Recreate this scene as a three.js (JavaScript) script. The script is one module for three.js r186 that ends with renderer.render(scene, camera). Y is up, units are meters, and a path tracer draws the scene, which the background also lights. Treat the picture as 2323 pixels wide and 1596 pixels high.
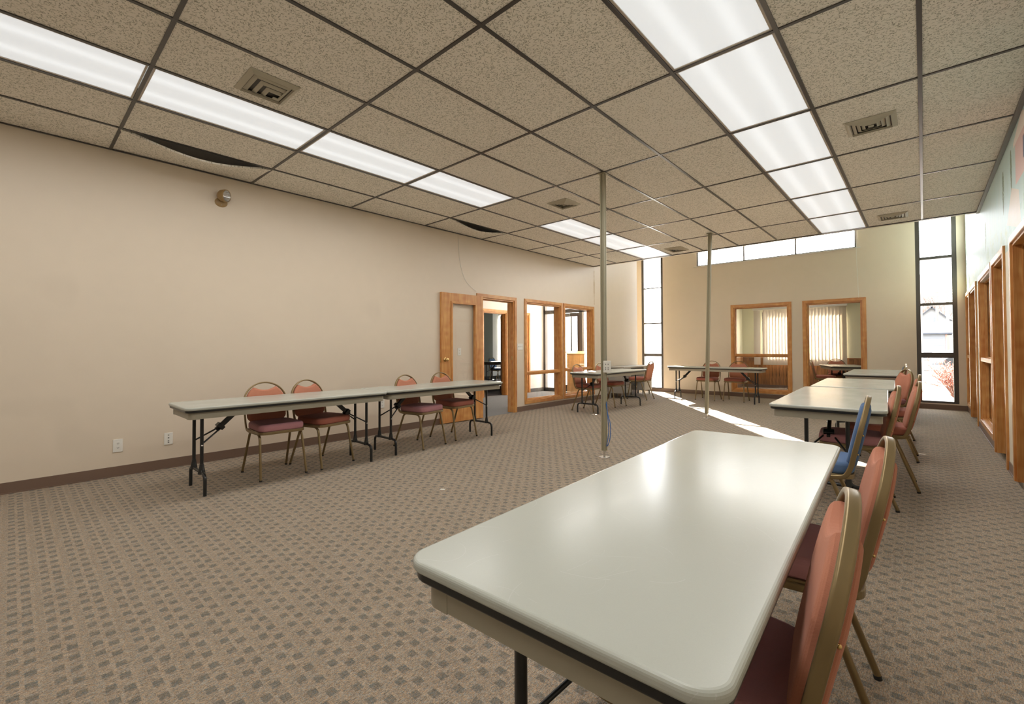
import * as THREE from 'three';
import { RoundedBoxGeometry } from 'three/addons/geometries/RoundedBoxGeometry.js';
import { mergeGeometries } from 'three/addons/utils/BufferGeometryUtils.js';
import { RectAreaLightUniformsLib } from 'three/addons/lights/RectAreaLightUniformsLib.js';

// World: x to the right along the far wall, y up, u = -z along the room towards the far wall. Metres.
const scene = new THREE.Scene();
const renderer = new THREE.WebGLRenderer();
renderer.toneMapping = THREE.LinearToneMapping;
renderer.toneMappingExposure = 1.0;
renderer.shadowMap.enabled = true;
RectAreaLightUniformsLib.init();

// ---------------------------------------------------------------- camera, sky, sun
const IMG_W = 2323, IMG_H = 1596, FOCAL = 1034.44;
const camera = new THREE.PerspectiveCamera(2 * Math.atan(IMG_H / 2 / FOCAL) * 180 / Math.PI, IMG_W / IMG_H, 0.05, 400);
camera.rotation.order = 'YXZ';
camera.position.set(0, 1.175, 0);
camera.rotation.set(0.0167, 0.7562, -0.0032);
camera.setViewOffset(IMG_W, IMG_H, 41.5, 25.85, IMG_W, IMG_H);   // the picture is cropped off the lens axis

const SKY = new THREE.Color().setRGB(10.6, 11.0, 11.5);
scene.background = SKY;

const sun = new THREE.DirectionalLight(new THREE.Color().setRGB(1, 0.93, 0.82), 115);
sun.name = 'sun';
sun.position.set(-0.612 * 60, 0.50 * 60, -6 - 0.79 * 60);
sun.target.position.set(0, 0, -6);
sun.castShadow = true;
sun.shadow.mapSize.set(4096, 4096);
Object.assign(sun.shadow.camera, { left: -30, right: 30, top: 30, bottom: -30, near: 1, far: 160 });
scene.add(sun, sun.target);

const LAMP = 6.3;                                                    // radiance of the ceiling panels
const LAMP_COLOR = new THREE.Color().setRGB(1.0, 0.97, 0.925);

// ---------------------------------------------------------------- measures of the room
const XL = -5.463, XR = 0.577, UF = 12.007, HC = 3.031, HT = 4.4, UB = -3.2, UE = 9.1;
const WT = 0.14;
const gridX = [XL, -4.871, -4.261, -3.6515, -3.042, -2.432, -1.823, -1.213, -0.603, 0.006, XR];
const gridU = []; for (let k = -3; k <= 6; k++) gridU.push(0.6177 + 1.2192 * k); gridU.push(UE);
gridU.unshift(UB);

// ---------------------------------------------------------------- small tools
let seed = 12345;
const rnd = () => { seed = (seed * 1664525 + 1013904223) >>> 0; return seed / 4294967296; };
const rr = (a, b) => a + (b - a) * rnd();
const col = (r, g, b) => new THREE.Color().setRGB(r, g, b);
const clamp = (x, a = 0, b = 1) => Math.min(b, Math.max(a, x));
function hash2(x, y, s) { let h = (x * 374761393 + y * 668265263 + s * 2147483647) | 0; h = Math.imul(h ^ (h >>> 13), 1274126177); h ^= h >>> 16; return (h >>> 0) / 4294967296; }
function vnoise(x, y, px, py, s) {                                    // value noise, tiling with the periods px, py
  const xi = Math.floor(x), yi = Math.floor(y), fx = x - xi, fy = y - yi, w = (t) => t * t * (3 - 2 * t), m = (a, n) => ((a % n) + n) % n;
  const a = hash2(m(xi, px), m(yi, py), s), b = hash2(m(xi + 1, px), m(yi, py), s), c = hash2(m(xi, px), m(yi + 1, py), s), d = hash2(m(xi + 1, px), m(yi + 1, py), s);
  return (a + (b - a) * w(fx)) * (1 - w(fy)) + (c + (d - c) * w(fx)) * w(fy);
}
// fn(u, v, x, y) -> [r, g, b] in linear reflectance, stored as sRGB bytes
const enc = (v) => { v = clamp(v); return Math.round(255 * (v <= 0.0031308 ? v * 12.92 : 1.055 * Math.pow(v, 1 / 2.4) - 0.055)); };
function texture(w, h, fn, metresX, metresY, data = false) {
  const a = new Uint8Array(w * h * 4);
  for (let y = 0; y < h; y++) for (let x = 0; x < w; x++) {
    const c = fn(x / w, y / h, x, y), o = (y * w + x) * 4;
    for (let k = 0; k < 3; k++) a[o + k] = data ? Math.round(255 * clamp(c[k])) : enc(c[k]);
    a[o + 3] = 255;
  }
  const t = new THREE.DataTexture(a, w, h);
  t.wrapS = t.wrapT = THREE.RepeatWrapping; t.magFilter = THREE.LinearFilter; t.minFilter = THREE.LinearMipmapLinearFilter; t.generateMipmaps = true;
  if (!data) t.colorSpace = THREE.SRGBColorSpace;
  t.repeat.set(1 / metresX, 1 / metresY);
  t.needsUpdate = true;
  return t;
}
// uv in metres, taken from the position along the axis that the face looks to; the texture's v runs along the grain axis (0, 1, 2)
function metreUV(g, grain) {
  if (g.index) g = g.toNonIndexed();
  g.computeBoundingBox();
  const s = g.boundingBox.getSize(new THREE.Vector3()).toArray();
  if (grain === undefined) grain = s.indexOf(Math.max(...s));
  const p = g.attributes.position, n = g.attributes.normal, uv = new Float32Array(p.count * 2), off = [rnd() * 3, rnd() * 3];
  for (let i = 0; i < p.count; i += 3) {
    const f = [0, 0, 0];
    for (let j = 0; j < 3; j++) { f[0] += n.getX(i + j); f[1] += n.getY(i + j); f[2] += n.getZ(i + j); }
    const ab = f.map(Math.abs), k = ab.indexOf(Math.max(...ab));
    let axes = [0, 1, 2].filter((a) => a !== k);
    if (axes.includes(grain)) axes = [axes.find((a) => a !== grain), grain];
    for (let j = 0; j < 3; j++) {
      const q = [p.getX(i + j), p.getY(i + j), p.getZ(i + j)];
      uv[(i + j) * 2] = q[axes[0]] + off[0]; uv[(i + j) * 2 + 1] = q[axes[1]] + off[1];
    }
  }
  g.setAttribute('uv', new THREE.BufferAttribute(uv, 2));
  return g;
}
const clean = (g) => { g = g.index ? g.toNonIndexed() : g; for (const k of Object.keys(g.attributes)) if (!['position', 'normal', 'uv'].includes(k)) g.deleteAttribute(k); g.morphAttributes = {}; return g; };
const merge = (list) => list.length === 1 ? list[0] : mergeGeometries(list.map(clean));
const box = (x0, x1, y0, y1, z0, z1, r = 0) => {
  const w = x1 - x0, h = y1 - y0, d = z1 - z0;
  const g = r ? new RoundedBoxGeometry(w, h, d, 2, Math.min(r, w / 2.01, h / 2.01, d / 2.01)) : new THREE.BoxGeometry(w, h, d);
  return g.translate((x0 + x1) / 2, (y0 + y1) / 2, (z0 + z1) / 2);
};
const boxU = (x0, x1, y0, y1, u0, u1, r = 0) => box(x0, x1, y0, y1, -u1, -u0, r);
const V3 = (x, y, z) => new THREE.Vector3(x, y, z);
function cyl(a, b, r0, r1 = r0, seg = 12) {
  const d = b.clone().sub(a), g = new THREE.CylinderGeometry(r1, r0, d.length(), seg);
  g.applyQuaternion(new THREE.Quaternion().setFromUnitVectors(V3(0, 1, 0), d.clone().normalize()));
  return g.translate((a.x + b.x) / 2, (a.y + b.y) / 2, (a.z + b.z) / 2);
}
const tube = (pts, r, seg = 24, rad = 8, closed = false) => new THREE.TubeGeometry(new THREE.CatmullRomCurve3(pts, closed, 'centripetal'), seg, r, rad, closed);
// polyline whose corners are rounded, as a tube with end caps
function bentTube(pts, r, bend = 0.05, rad = 8) {
  const c = new THREE.CurvePath();
  let at = pts[0];
  for (let i = 1; i < pts.length - 1; i++) {
    const a = pts[i - 1], p = pts[i], b = pts[i + 1];
    const d0 = Math.min(bend, p.distanceTo(a) * 0.48), d1 = Math.min(bend, p.distanceTo(b) * 0.48);
    const s = p.clone().lerp(a, d0 / p.distanceTo(a)), e = p.clone().lerp(b, d1 / p.distanceTo(b));
    c.add(new THREE.LineCurve3(at, s)); c.add(new THREE.QuadraticBezierCurve3(s, p, e)); at = e;
  }
  c.add(new THREE.LineCurve3(at, pts[pts.length - 1]));
  const n = pts.length, g = new THREE.TubeGeometry(c, 10 + (n - 2) * 12, r, rad, false);
  return merge([g, new THREE.SphereGeometry(r * 0.98, rad, 4).translate(...pts[0].toArray()), new THREE.SphereGeometry(r * 0.98, rad, 4).translate(...pts[n - 1].toArray())]);
}
function roundedRect(w, h, r) {
  const s = new THREE.Shape(), x = w / 2, y = h / 2;
  s.moveTo(-x + r, -y); s.lineTo(x - r, -y); s.absarc(x - r, -y + r, r, -Math.PI / 2, 0); s.lineTo(x, y - r); s.absarc(x - r, y - r, r, 0, Math.PI / 2);
  s.lineTo(-x + r, y); s.absarc(-x + r, y - r, r, Math.PI / 2, Math.PI); s.lineTo(-x, -y + r); s.absarc(-x + r, -y + r, r, Math.PI, Math.PI * 1.5);
  return s;
}
const extrude = (shape, depth, opt = {}) => new THREE.ExtrudeGeometry(shape, { depth, bevelEnabled: false, curveSegments: 8, ...opt });
const flat = (shape, depth, y, opt) => extrude(shape, depth, opt).rotateX(-Math.PI / 2).translate(0, y, 0);   // shape (x, -z) lying down, extruded upwards

const taken = new Map();
function numbered(name) { const n = taken.get(name) ?? 0; taken.set(name, n + 1); return n ? name + '_' + String(n).padStart(3, '0') : name; }
function mesh(name, g, m, parent) {
  const o = new THREE.Mesh(g, m); o.name = parent && parent !== scene ? name : numbered(name); o.castShadow = o.receiveShadow = true; (parent ?? scene).add(o); return o;
}
function thing(name, label, category, x = 0, y = 0, u = 0, turn = 0, group) {
  const o = new THREE.Group(); o.name = numbered(name); o.position.set(x, y, -u); o.rotation.y = turn; o.userData = { label, category }; if (group) o.userData.group = group; scene.add(o); return o;
}
function struct(name, label, category, x = 0, y = 0, u = 0, turn = 0) { const o = thing(name, label, category, x, y, u, turn); o.userData.kind = 'structure'; return o; }
function tag(o, label, category, group, kind) { o.userData = { label, category }; if (group) o.userData.group = group; if (kind) o.userData.kind = kind; return o; }
function copyOf(src, label, x, y, u, turn, group) {
  const o = src.clone(); o.name = numbered(src.name.replace(/_\d{3}$/, '')); o.position.set(x, y, -u); o.rotation.y = turn; o.userData = { ...src.userData, label }; if (group) o.userData.group = group; scene.add(o); return o;
}

// ---------------------------------------------------------------- materials
const std = (color, roughness = 0.6, more = {}) => new THREE.MeshPhysicalMaterial({ color, roughness, ...more });
const woodTex = texture(512, 1024, (u, v) => {
  const wav = vnoise(u * 4, v * 6, 4, 6, 1) * 0.5, r = vnoise(u * 26 + wav * 3, v * 3, 26, 3, 2), f = vnoise(u * 170, v * 10, 170, 10, 3), c = vnoise(u * 6 + 0.7 * vnoise(u * 3, v * 14, 3, 14, 5), v * 22, 6, 22, 4);
  const t = 0.78 + 0.26 * r + 0.14 * (f - 0.5) + 0.16 * (c - 0.5);
  return [0.62 * t, 0.305 * t * t, 0.092 * t * t * t];
}, 0.6, 1.2);
const M = {};
M.wood = std(0xffffff, 0.38, { map: woodTex, clearcoat: 0.35, clearcoatRoughness: 0.25 });
M.oak = std(0xffffff, 0.45, { map: texture(256, 512, (u, v) => { const t = 0.8 + 0.3 * vnoise(u * 30, v * 3, 30, 3, 7) + 0.15 * vnoise(u * 100, v * 12, 100, 12, 8); return [0.55 * t, 0.31 * t, 0.12 * t]; }, 0.4, 0.8) });
M.pine = std(0xffffff, 0.5, { map: texture(256, 512, (u, v) => { const k = Math.pow(vnoise(u * 3, v * 4, 3, 4, 15), 5) * 1.2, t = 0.62 + 0.55 * vnoise(u * 18 + 2 * vnoise(u * 3, v * 5, 3, 5, 12), v * 4, 18, 4, 11) - k; return [0.36 * t, 0.16 * t, 0.055 * t]; }, 0.3, 0.7) });
const paintTex = (r, g, b, s) => texture(1024, 1024, (u, v, x, y) => {
  const n = vnoise(u * 9, v * 9, 9, 9, s), m = vnoise(u * 40, v * 40, 40, 40, s + 1), f = hash2(x, y, s + 2), t = 0.975 + 0.025 * n + 0.015 * m + 0.012 * (f - 0.5) - (n > 0.86 ? (n - 0.86) * 0.35 : 0);
  return [r * t, g * t, b * t];
}, 3.1, 3.1);
M.beige = std(0xffffff, 0.42, { map: paintTex(0.71, 0.612, 0.49, 20) });
M.cream = std(col(0.78, 0.72, 0.60), 0.5);
M.white = std(col(0.84, 0.84, 0.81), 0.6);
M.paleGreen = std(col(0.70, 0.68, 0.51), 0.6);
M.darkWall = std(col(0.16, 0.165, 0.14), 0.7);
M.vinyl = std(col(0.175, 0.112, 0.08), 0.42);
M.black = std(col(0.012, 0.013, 0.013), 0.3);
M.rubber = std(col(0.015, 0.015, 0.015), 0.7);
M.grid = std(col(0.062, 0.054, 0.048), 0.3, { specularIntensity: 1 });
M.bronze = std(col(0.085, 0.076, 0.07), 0.4, { metalness: 0.4 });
M.gold = std(col(0.25, 0.18, 0.088), 0.38, { metalness: 0.6 });
M.brass = std(col(0.62, 0.42, 0.17), 0.25, { metalness: 0.9 });
M.chrome = std(col(0.7, 0.7, 0.7), 0.2, { metalness: 1 });
M.steelGrey = std(col(0.33, 0.315, 0.28), 0.45);
M.darkGrey = std(col(0.12, 0.115, 0.11), 0.5);
M.poleTan = std(col(0.36, 0.33, 0.23), 0.4, { metalness: 0.25 });
M.plastic = std(col(0.78, 0.76, 0.70), 0.4);
M.slot = std(col(0.04, 0.035, 0.03), 0.6);
M.ventPaint = std(col(0.50, 0.46, 0.36), 0.5);
M.glass = new THREE.MeshPhysicalMaterial({ color: 0xffffff, transmission: 1, thickness: 0, roughness: 0.0, ior: 1.5 });
M.blueCable = std(col(0.03, 0.14, 0.42), 0.4);
M.plenum = std(col(0.10, 0.06, 0.035), 0.9);
M.apron = std(col(0.33, 0.30, 0.23), 0.45);
M.soil = std(col(0.30, 0.22, 0.16), 0.95);

const scratch = new Float32Array(1024 * 1024);
seed = 606;
for (let i = 0; i < 70; i++) { let x = rnd() * 1024, y = rnd() * 1024, a = rr(0, 6.28), c = rr(-0.02, 0.02); const n = 20 + Math.floor(rnd() * 110), w = rr(0.2, 0.9); for (let k = 0; k < n; k++) { scratch[((Math.floor(y) + 1024) % 1024) * 1024 + (Math.floor(x) + 1024) % 1024] = w; x += Math.cos(a); y += Math.sin(a); a += c; } }
const laminate = texture(1024, 1024, (u, v, x, y) => {
  const f = hash2(x, y, 31), n = vnoise(u * 7, v * 7, 7, 7, 33), t = 0.965 + 0.03 * (f - 0.5) + 0.02 * n;
  const sc = scratch[y * 1024 + x]; return [0.455 * t + sc * 0.08, 0.468 * t + sc * 0.08, 0.42 * t + sc * 0.10];
}, 1.0, 1.0);
const laminateRough = texture(1024, 1024, (u, v) => { const n = vnoise(u * 12, v * 5, 12, 5, 41), m = vnoise(u * 60, v * 14, 60, 14, 42); const r = 0.175 + 0.05 * n + 0.015 * m; return [r, r, r]; }, 1.0, 1.0, true);
M.tabletop = std(0xffffff, 1, { map: laminate, roughnessMap: laminateRough, specularIntensity: 0.36 });

const weave = texture(256, 256, (u, v, x, y) => { const t = 0.5 + 0.25 * Math.sin(u * Math.PI * 2 * 32) * Math.sin(v * Math.PI * 2 * 32) + 0.4 * (hash2(x, y, 51) - 0.5); return [t, t, t]; }, 0.08, 0.08, true);
const cloth = (r, g, b) => std(0xffffff, 0.85, { map: texture(256, 256, (u, v, x, y) => { const t = 0.93 + 0.12 * (hash2(x, y, 52) - 0.5) + 0.08 * Math.sin(u * Math.PI * 2 * 32) * Math.sin(v * Math.PI * 2 * 32); return [r * t, g * t, b * t]; }, 0.08, 0.08), bumpMap: weave, bumpScale: 0.0006, sheen: 0.5, sheenRoughness: 0.5, sheenColor: col(r, g, b).lerp(col(0.9, 0.8, 0.85), 0.35) });
M.salmon = cloth(0.51, 0.20, 0.12);
M.rust = cloth(0.36, 0.115, 0.075);
M.mauve = cloth(0.47, 0.215, 0.235);
M.blue = cloth(0.085, 0.155, 0.30);

// carpet: rows of small dark dashes on tan loops, pairs of rows offset by half a step
const NX = 10, NU = 8, CX = 0.0885 * NX, CU = 0.1175 * NU;
const carpetTex = texture(1400, 1400, (a, b, x, y) => {
  const X = a * CX, U = b * CU, f = hash2(x, y, 61), g = hash2(x >> 1, y >> 2, 62), line = hash2(0, y >> 2, 63), n = vnoise(a * 14, b * 14, 14, 14, 64);
  const q = ((U % 0.1175) + 0.1175) % 0.1175, rowA = q < 0.058;
  const cell = Math.floor(X / 0.0885 + (rowA ? 0 : 0.5)), px = (X / 0.0885 + (rowA ? 0 : 0.5) - cell) * 0.0885;
  const uc = rowA ? 0.028 : 0.073, dx = Math.abs(px - 0.044), du = Math.abs(q - uc);
  const ragged = 0.006 * (hash2(Math.floor(y / 5), x >> 5, 65) - 0.5);
  const dash = clamp((0.0205 + ragged - dx) / 0.005) * clamp((0.0175 - du) / 0.003);
  const yarn = hash2(x >> 1, y >> 4, 68), loop = hash2(x >> 2, y >> 2, 69), vn = vnoise(a * 260, b * 90, 260, 90, 70);
  const faint = clamp((0.018 - du) / 0.003) * (hash2(x >> 2, Math.floor(y / 46), 73) > 0.72 ? 0.55 : 0);
  const gap = q > 0.092 ? (vn > 0.55 ? 0.5 : 0.08) : 0;
  const dk = clamp(dash * (0.62 + 0.75 * (vn - 0.35)) + faint * 0.6 + gap * 0.55);
  const t = 0.80 + 0.34 * (f - 0.5) + 0.5 * (loop - 0.5) + 0.42 * (yarn - 0.5) + 0.30 * (vn - 0.5) + 0.05 * n;
  const warm = 1 + 0.34 * (hash2(x >> 2, y >> 3, 67) - 0.5);
  return [(0.41 * (1 - dk) + 0.19 * dk) * t * warm, (0.325 * (1 - dk) + 0.172 * dk) * t, (0.238 * (1 - dk) + 0.142 * dk) * t / warm];
}, CX, CU);
const carpetBump = texture(512, 512, (a, b, x, y) => { const t = hash2(x, y, 71) * 0.6 + hash2(x >> 1, y >> 1, 72) * 0.4; return [t, t, t]; }, 0.4, 0.4, true);
M.carpet = std(0xffffff, 0.95, { map: carpetTex, bumpMap: carpetBump, bumpScale: 0.003 });
M.greyCarpet = std(0xffffff, 0.95, { map: texture(256, 256, (u, v, x, y) => { const t = 0.5 + 1.0 * hash2(x, y, 81); return [0.17 * t, 0.17 * t, 0.175 * t]; }, 0.5, 0.5) });
M.stripeCarpet = std(0xffffff, 0.95, { map: texture(512, 512, (u, v, x, y) => { const t = 0.35 + 1.3 * vnoise(u * 8, v * 60, 8, 60, 82) + 0.3 * hash2(x, y, 83); return [0.07 * t, 0.065 * t, 0.07 * t]; }, 1.5, 1.5) });

// fissured mineral ceiling tile, 0.61 x 1.22 m
function tileTexture(s, density, long) {
  const w = 640, h = 1280, a = new Float32Array(w * h).fill(1);
  seed = s;
  for (let i = 0; i < density; i++) {
    let x = rnd() * w, y = rnd() * h, an = (rnd() < 0.5 ? 0.6 : -0.9) + rr(-0.8, 0.8); const n = 3 + Math.floor(rnd() * long), rad = rr(0.7, 2.1), dark = rr(0.36, 0.7);
    for (let k = 0; k < n; k++) {
      for (let dy = -2; dy <= 2; dy++) for (let dx = -2; dx <= 2; dx++) {
        const d = Math.hypot(dx, dy); if (d > rad + 0.5) continue;
        const X = (Math.floor(x + dx) + w) % w, Y = (Math.floor(y + dy) + h) % h; a[Y * w + X] = Math.min(a[Y * w + X], d > rad ? (1 + dark) / 2 : dark);
      }
      x += Math.cos(an) * 1.2; y += Math.sin(an) * 1.2; an += rr(-0.5, 0.5);
    }
  }
  return texture(w, h, (u, v, x, y) => { const t = a[y * w + x] * (0.97 + 0.05 * (hash2(x, y, s) - 0.5) + 0.03 * vnoise(u * 3, v * 6, 3, 6, s)); return [0.91 * t, 0.86 * t, 0.77 * Math.pow(t, 1.15)]; }, 0.6096, 1.2192);
}
M.tile = std(0xffffff, 0.85, { map: tileTexture(91, 5000, 12) });
M.tileB = std(0xffffff, 0.85, { map: tileTexture(97, 3600, 7) });
const woodAt = (g, grain) => metreUV(g, grain);

// ---------------------------------------------------------------- the shell
// a wall with openings: rings are [a0, a1, y0, y1] in the wall's own running coordinate
function wallShape(a0, a1, y0, y1, holes) {
  const s = new THREE.Shape([new THREE.Vector2(a0, y0), new THREE.Vector2(a1, y0), new THREE.Vector2(a1, y1), new THREE.Vector2(a0, y1)]);
  for (const [p, q, r, t] of holes) s.holes.push(new THREE.Path([new THREE.Vector2(p, r), new THREE.Vector2(p, t), new THREE.Vector2(q, t), new THREE.Vector2(q, r)]));
  return s;
}
// along u, on the x side [x0, x0 + thick]
const wallAlongU = (name, x0, thick, u0, u1, y0, y1, holes, m) => mesh(name, extrude(wallShape(u0, u1, y0, y1, holes), thick).rotateY(Math.PI / 2).translate(x0, 0, 0), m);
// along x, on the u side [u0, u0 + thick]
const wallAlongX = (name, u0, thick, x0, x1, y0, y1, holes, m) => mesh(name, extrude(wallShape(x0, x1, y0, y1, holes), thick).translate(0, 0, -(u0 + thick)), m);

const setting = (o, label, category) => tag(o, label, category, null, 'structure');

// openings: [from, to, bottom, top]
const LDOOR = [5.43, 6.335, 0, 2.04], LW1 = [6.69, 7.80, 0.185, 2.045], LW2 = [7.96, 9.055, 0.185, 2.045];
const FW = [-3.335, -2.215, 0.175, 2.13], FD = [-1.875, -0.915, 0, 2.13];
const TALL_L = [-5.68, -5.08, 0.07, 4.05], TALL_R = [-0.10, 0.462, 0.115, 4.05], CLERE = [-4.195, -0.985, 3.235, 3.9];
const RWA = [11.20, 11.90, 0.17, 2.08], RDB = [9.82, 11.06, 0, 2.08], RWC = [7.74, 9.24, 0.17, 2.08], RDD = [6.57, 7.54, 0, 2.08], RDE = [4.95, 6.03, 0, 2.08];

const floor = mesh('floor', metreUV(boxU(XL - 0.5, XR + 0.02, -0.14, 0, UB, UF + 0.001), 2), M.carpet);
setting(floor, 'tan loop carpet with rows of small dark dashes', 'carpet');
setting(wallAlongU('wall_left_end', XL - WT, WT, 9.14, 11.28, 0, HT, [], M.beige), 'smooth beige wall section past the stained seam, behind the steel desk', 'wall');
setting(wallAlongU('wall_left', XL - WT, WT, UB, 9.139, 0, HT, [LDOOR, LW1, LW2], M.beige), 'long beige painted wall with door and two framed interior windows', 'wall');
setting(wallAlongX('wall_far', UF, 0.16, -6.1, XR + WT, 0, HT, [TALL_L, TALL_R, CLERE, FW, FD], M.beige), 'end wall with tall corner windows and high clerestory window', 'wall');
setting(wallAlongX('wall_back', UB - 0.12, 0.12, XL - WT, XR + WT, 0, HT, [], M.beige), 'plain beige wall behind the tables', 'wall');
const wallSide = mesh('wall_left_recess', boxU(-6.1, -6.0, 0, HT, 11.1, UF), M.beige); setting(wallSide, 'short beige recess wall beside the tall window behind the desk', 'wall');
setting(mesh('wall_left_return', boxU(-6.1, XL - WT, 0, HT, 11.16, 11.28), M.beige), 'short beige return wall behind the steel desk', 'wall');

// right wall: cream below the mural, the mural painted straight on the wall above the frames
const mural = (() => {
  const c = document.createElement('canvas'); c.width = 2048; c.height = 512; const g = c.getContext('2d');
  g.fillStyle = '#bcd2d0'; g.fillRect(0, 0, 2048, 512);
  seed = 777;
  for (let i = 0; i < 900; i++) { g.fillStyle = ['rgba(168,198,196,0.16)', 'rgba(206,222,214,0.16)', 'rgba(160,190,170,0.12)', 'rgba(196,206,186,0.12)'][Math.floor(rnd() * 4)]; g.fillRect(rnd() * 2048, rnd() * 512, rr(3, 16), rr(30, 200)); }
  for (let i = 0; i < 240; i++) { g.fillStyle = ['rgba(120,150,120,0.16)', 'rgba(150,170,130,0.16)', 'rgba(180,180,120,0.14)'][Math.floor(rnd() * 3)]; g.fillRect(rnd() * 2048, rr(330, 500), rr(8, 50), rr(10, 70)); }
  const tree = (x, y, w, h) => { for (let i = 0; i < 420; i++) { const t = rnd(), r = w * Math.sin(Math.PI * (0.12 + 0.86 * t)) * 0.5; g.fillStyle = ['rgba(70,98,72,0.5)', 'rgba(96,118,84,0.5)', 'rgba(58,80,62,0.45)', 'rgba(128,140,96,0.4)'][Math.floor(rnd() * 4)]; g.fillRect(x + rr(-r, r), y + h * t, rr(2, 6), rr(5, 16)); } };
  // u = 4.4 m lies at 0 px and u = 12 m at 2048 px; y = 3.03 m at the top, 2.06 m at the bottom
  const X = (u) => (u - 4.4) / 7.6 * 2048, Y = (y) => (3.03 - y) / 0.97 * 512;
  tree(X(6.55), Y(2.86), 34, 210); tree(X(6.0), Y(2.9), 22, 190); tree(X(8.3), Y(2.72), 40, 180);
  g.fillStyle = '#d9b9b4'; g.fillRect(X(5.05), Y(2.92), X(5.75) - X(5.05), 210);
  g.fillStyle = '#e8dcd4'; g.beginPath(); g.moveTo(X(4.95), Y(2.9)); g.lineTo(X(5.4), Y(3.01)); g.lineTo(X(5.85), Y(2.9)); g.lineTo(X(5.85), Y(2.86)); g.lineTo(X(4.95), Y(2.86)); g.fill();
  g.fillStyle = '#5b5f78'; g.fillRect(X(5.2), Y(2.8), 40, 90); g.fillStyle = '#8f4f5c'; g.fillRect(X(5.2), Y(2.8), 40, 5); g.fillRect(X(5.2), Y(2.8), 4, 90);
  g.fillStyle = 'rgba(225,205,190,0.8)'; g.beginPath(); g.moveTo(X(5.6), Y(2.45)); g.lineTo(X(6.0), Y(2.56)); g.lineTo(X(6.35), Y(2.3)); g.lineTo(X(5.5), Y(2.12)); g.fill();
  g.fillStyle = 'rgba(170,180,90,0.6)'; g.fillRect(X(11.75), Y(2.5), X(12) - X(11.75), 300);
  const t = new THREE.CanvasTexture(c); t.colorSpace = THREE.SRGBColorSpace; t.wrapS = t.wrapT = THREE.MirroredRepeatWrapping; t.repeat.set(1 / 7.6, 1 / 0.97); t.offset.set(-4.4 / 7.6, -2.06 / 0.97); return t;
})();
M.mural = std(0xffffff, 0.42, { map: mural, specularIntensity: 0.55 });
setting(wallAlongU('wall_right', XR, WT, UB, UF, 0, 2.06, [RWA, RDB, RWC, RDD, RDE].map(([a, b, c, d]) => [a, b, c, Math.min(d, 2.059)]), M.cream), 'cream wall with wood framed doors and windows below the mural', 'wall');
const upper = wallAlongU('wall_right_upper', XR, WT, UB, UF, 2.06, HT, [[RWA[0], RWA[1], 2.0601, 2.08], [RDB[0], RDB[1], 2.0601, 2.08], [RWC[0], RWC[1], 2.0601, 2.08], [RDD[0], RDD[1], 2.0601, 2.08], [RDE[0], RDE[1], 2.0601, 2.08]], M.mural);
setting(upper, 'pale blue green landscape mural painted above the wood frames', 'mural');

// roof, plenum and soffit
setting(mesh('ceiling_high', boxU(-6.1, XR + WT, HT, HT + 0.12, UE - 0.1, UF + 0.16), M.white), 'high white ceiling over the window bay', 'ceiling');
setting(mesh('roof_deck', boxU(XL - WT, XR + WT, 3.55, 3.67, UB - 0.12, UE), M.plenum), 'dark brown roof deck above the ceiling tiles', 'roof');
setting(mesh('wall_soffit', boxU(XL, XR, HC - 0.012, HT, UE, UE + 0.05), M.cream), 'cream soffit face closing the end of the tiled ceiling', 'wall');

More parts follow.
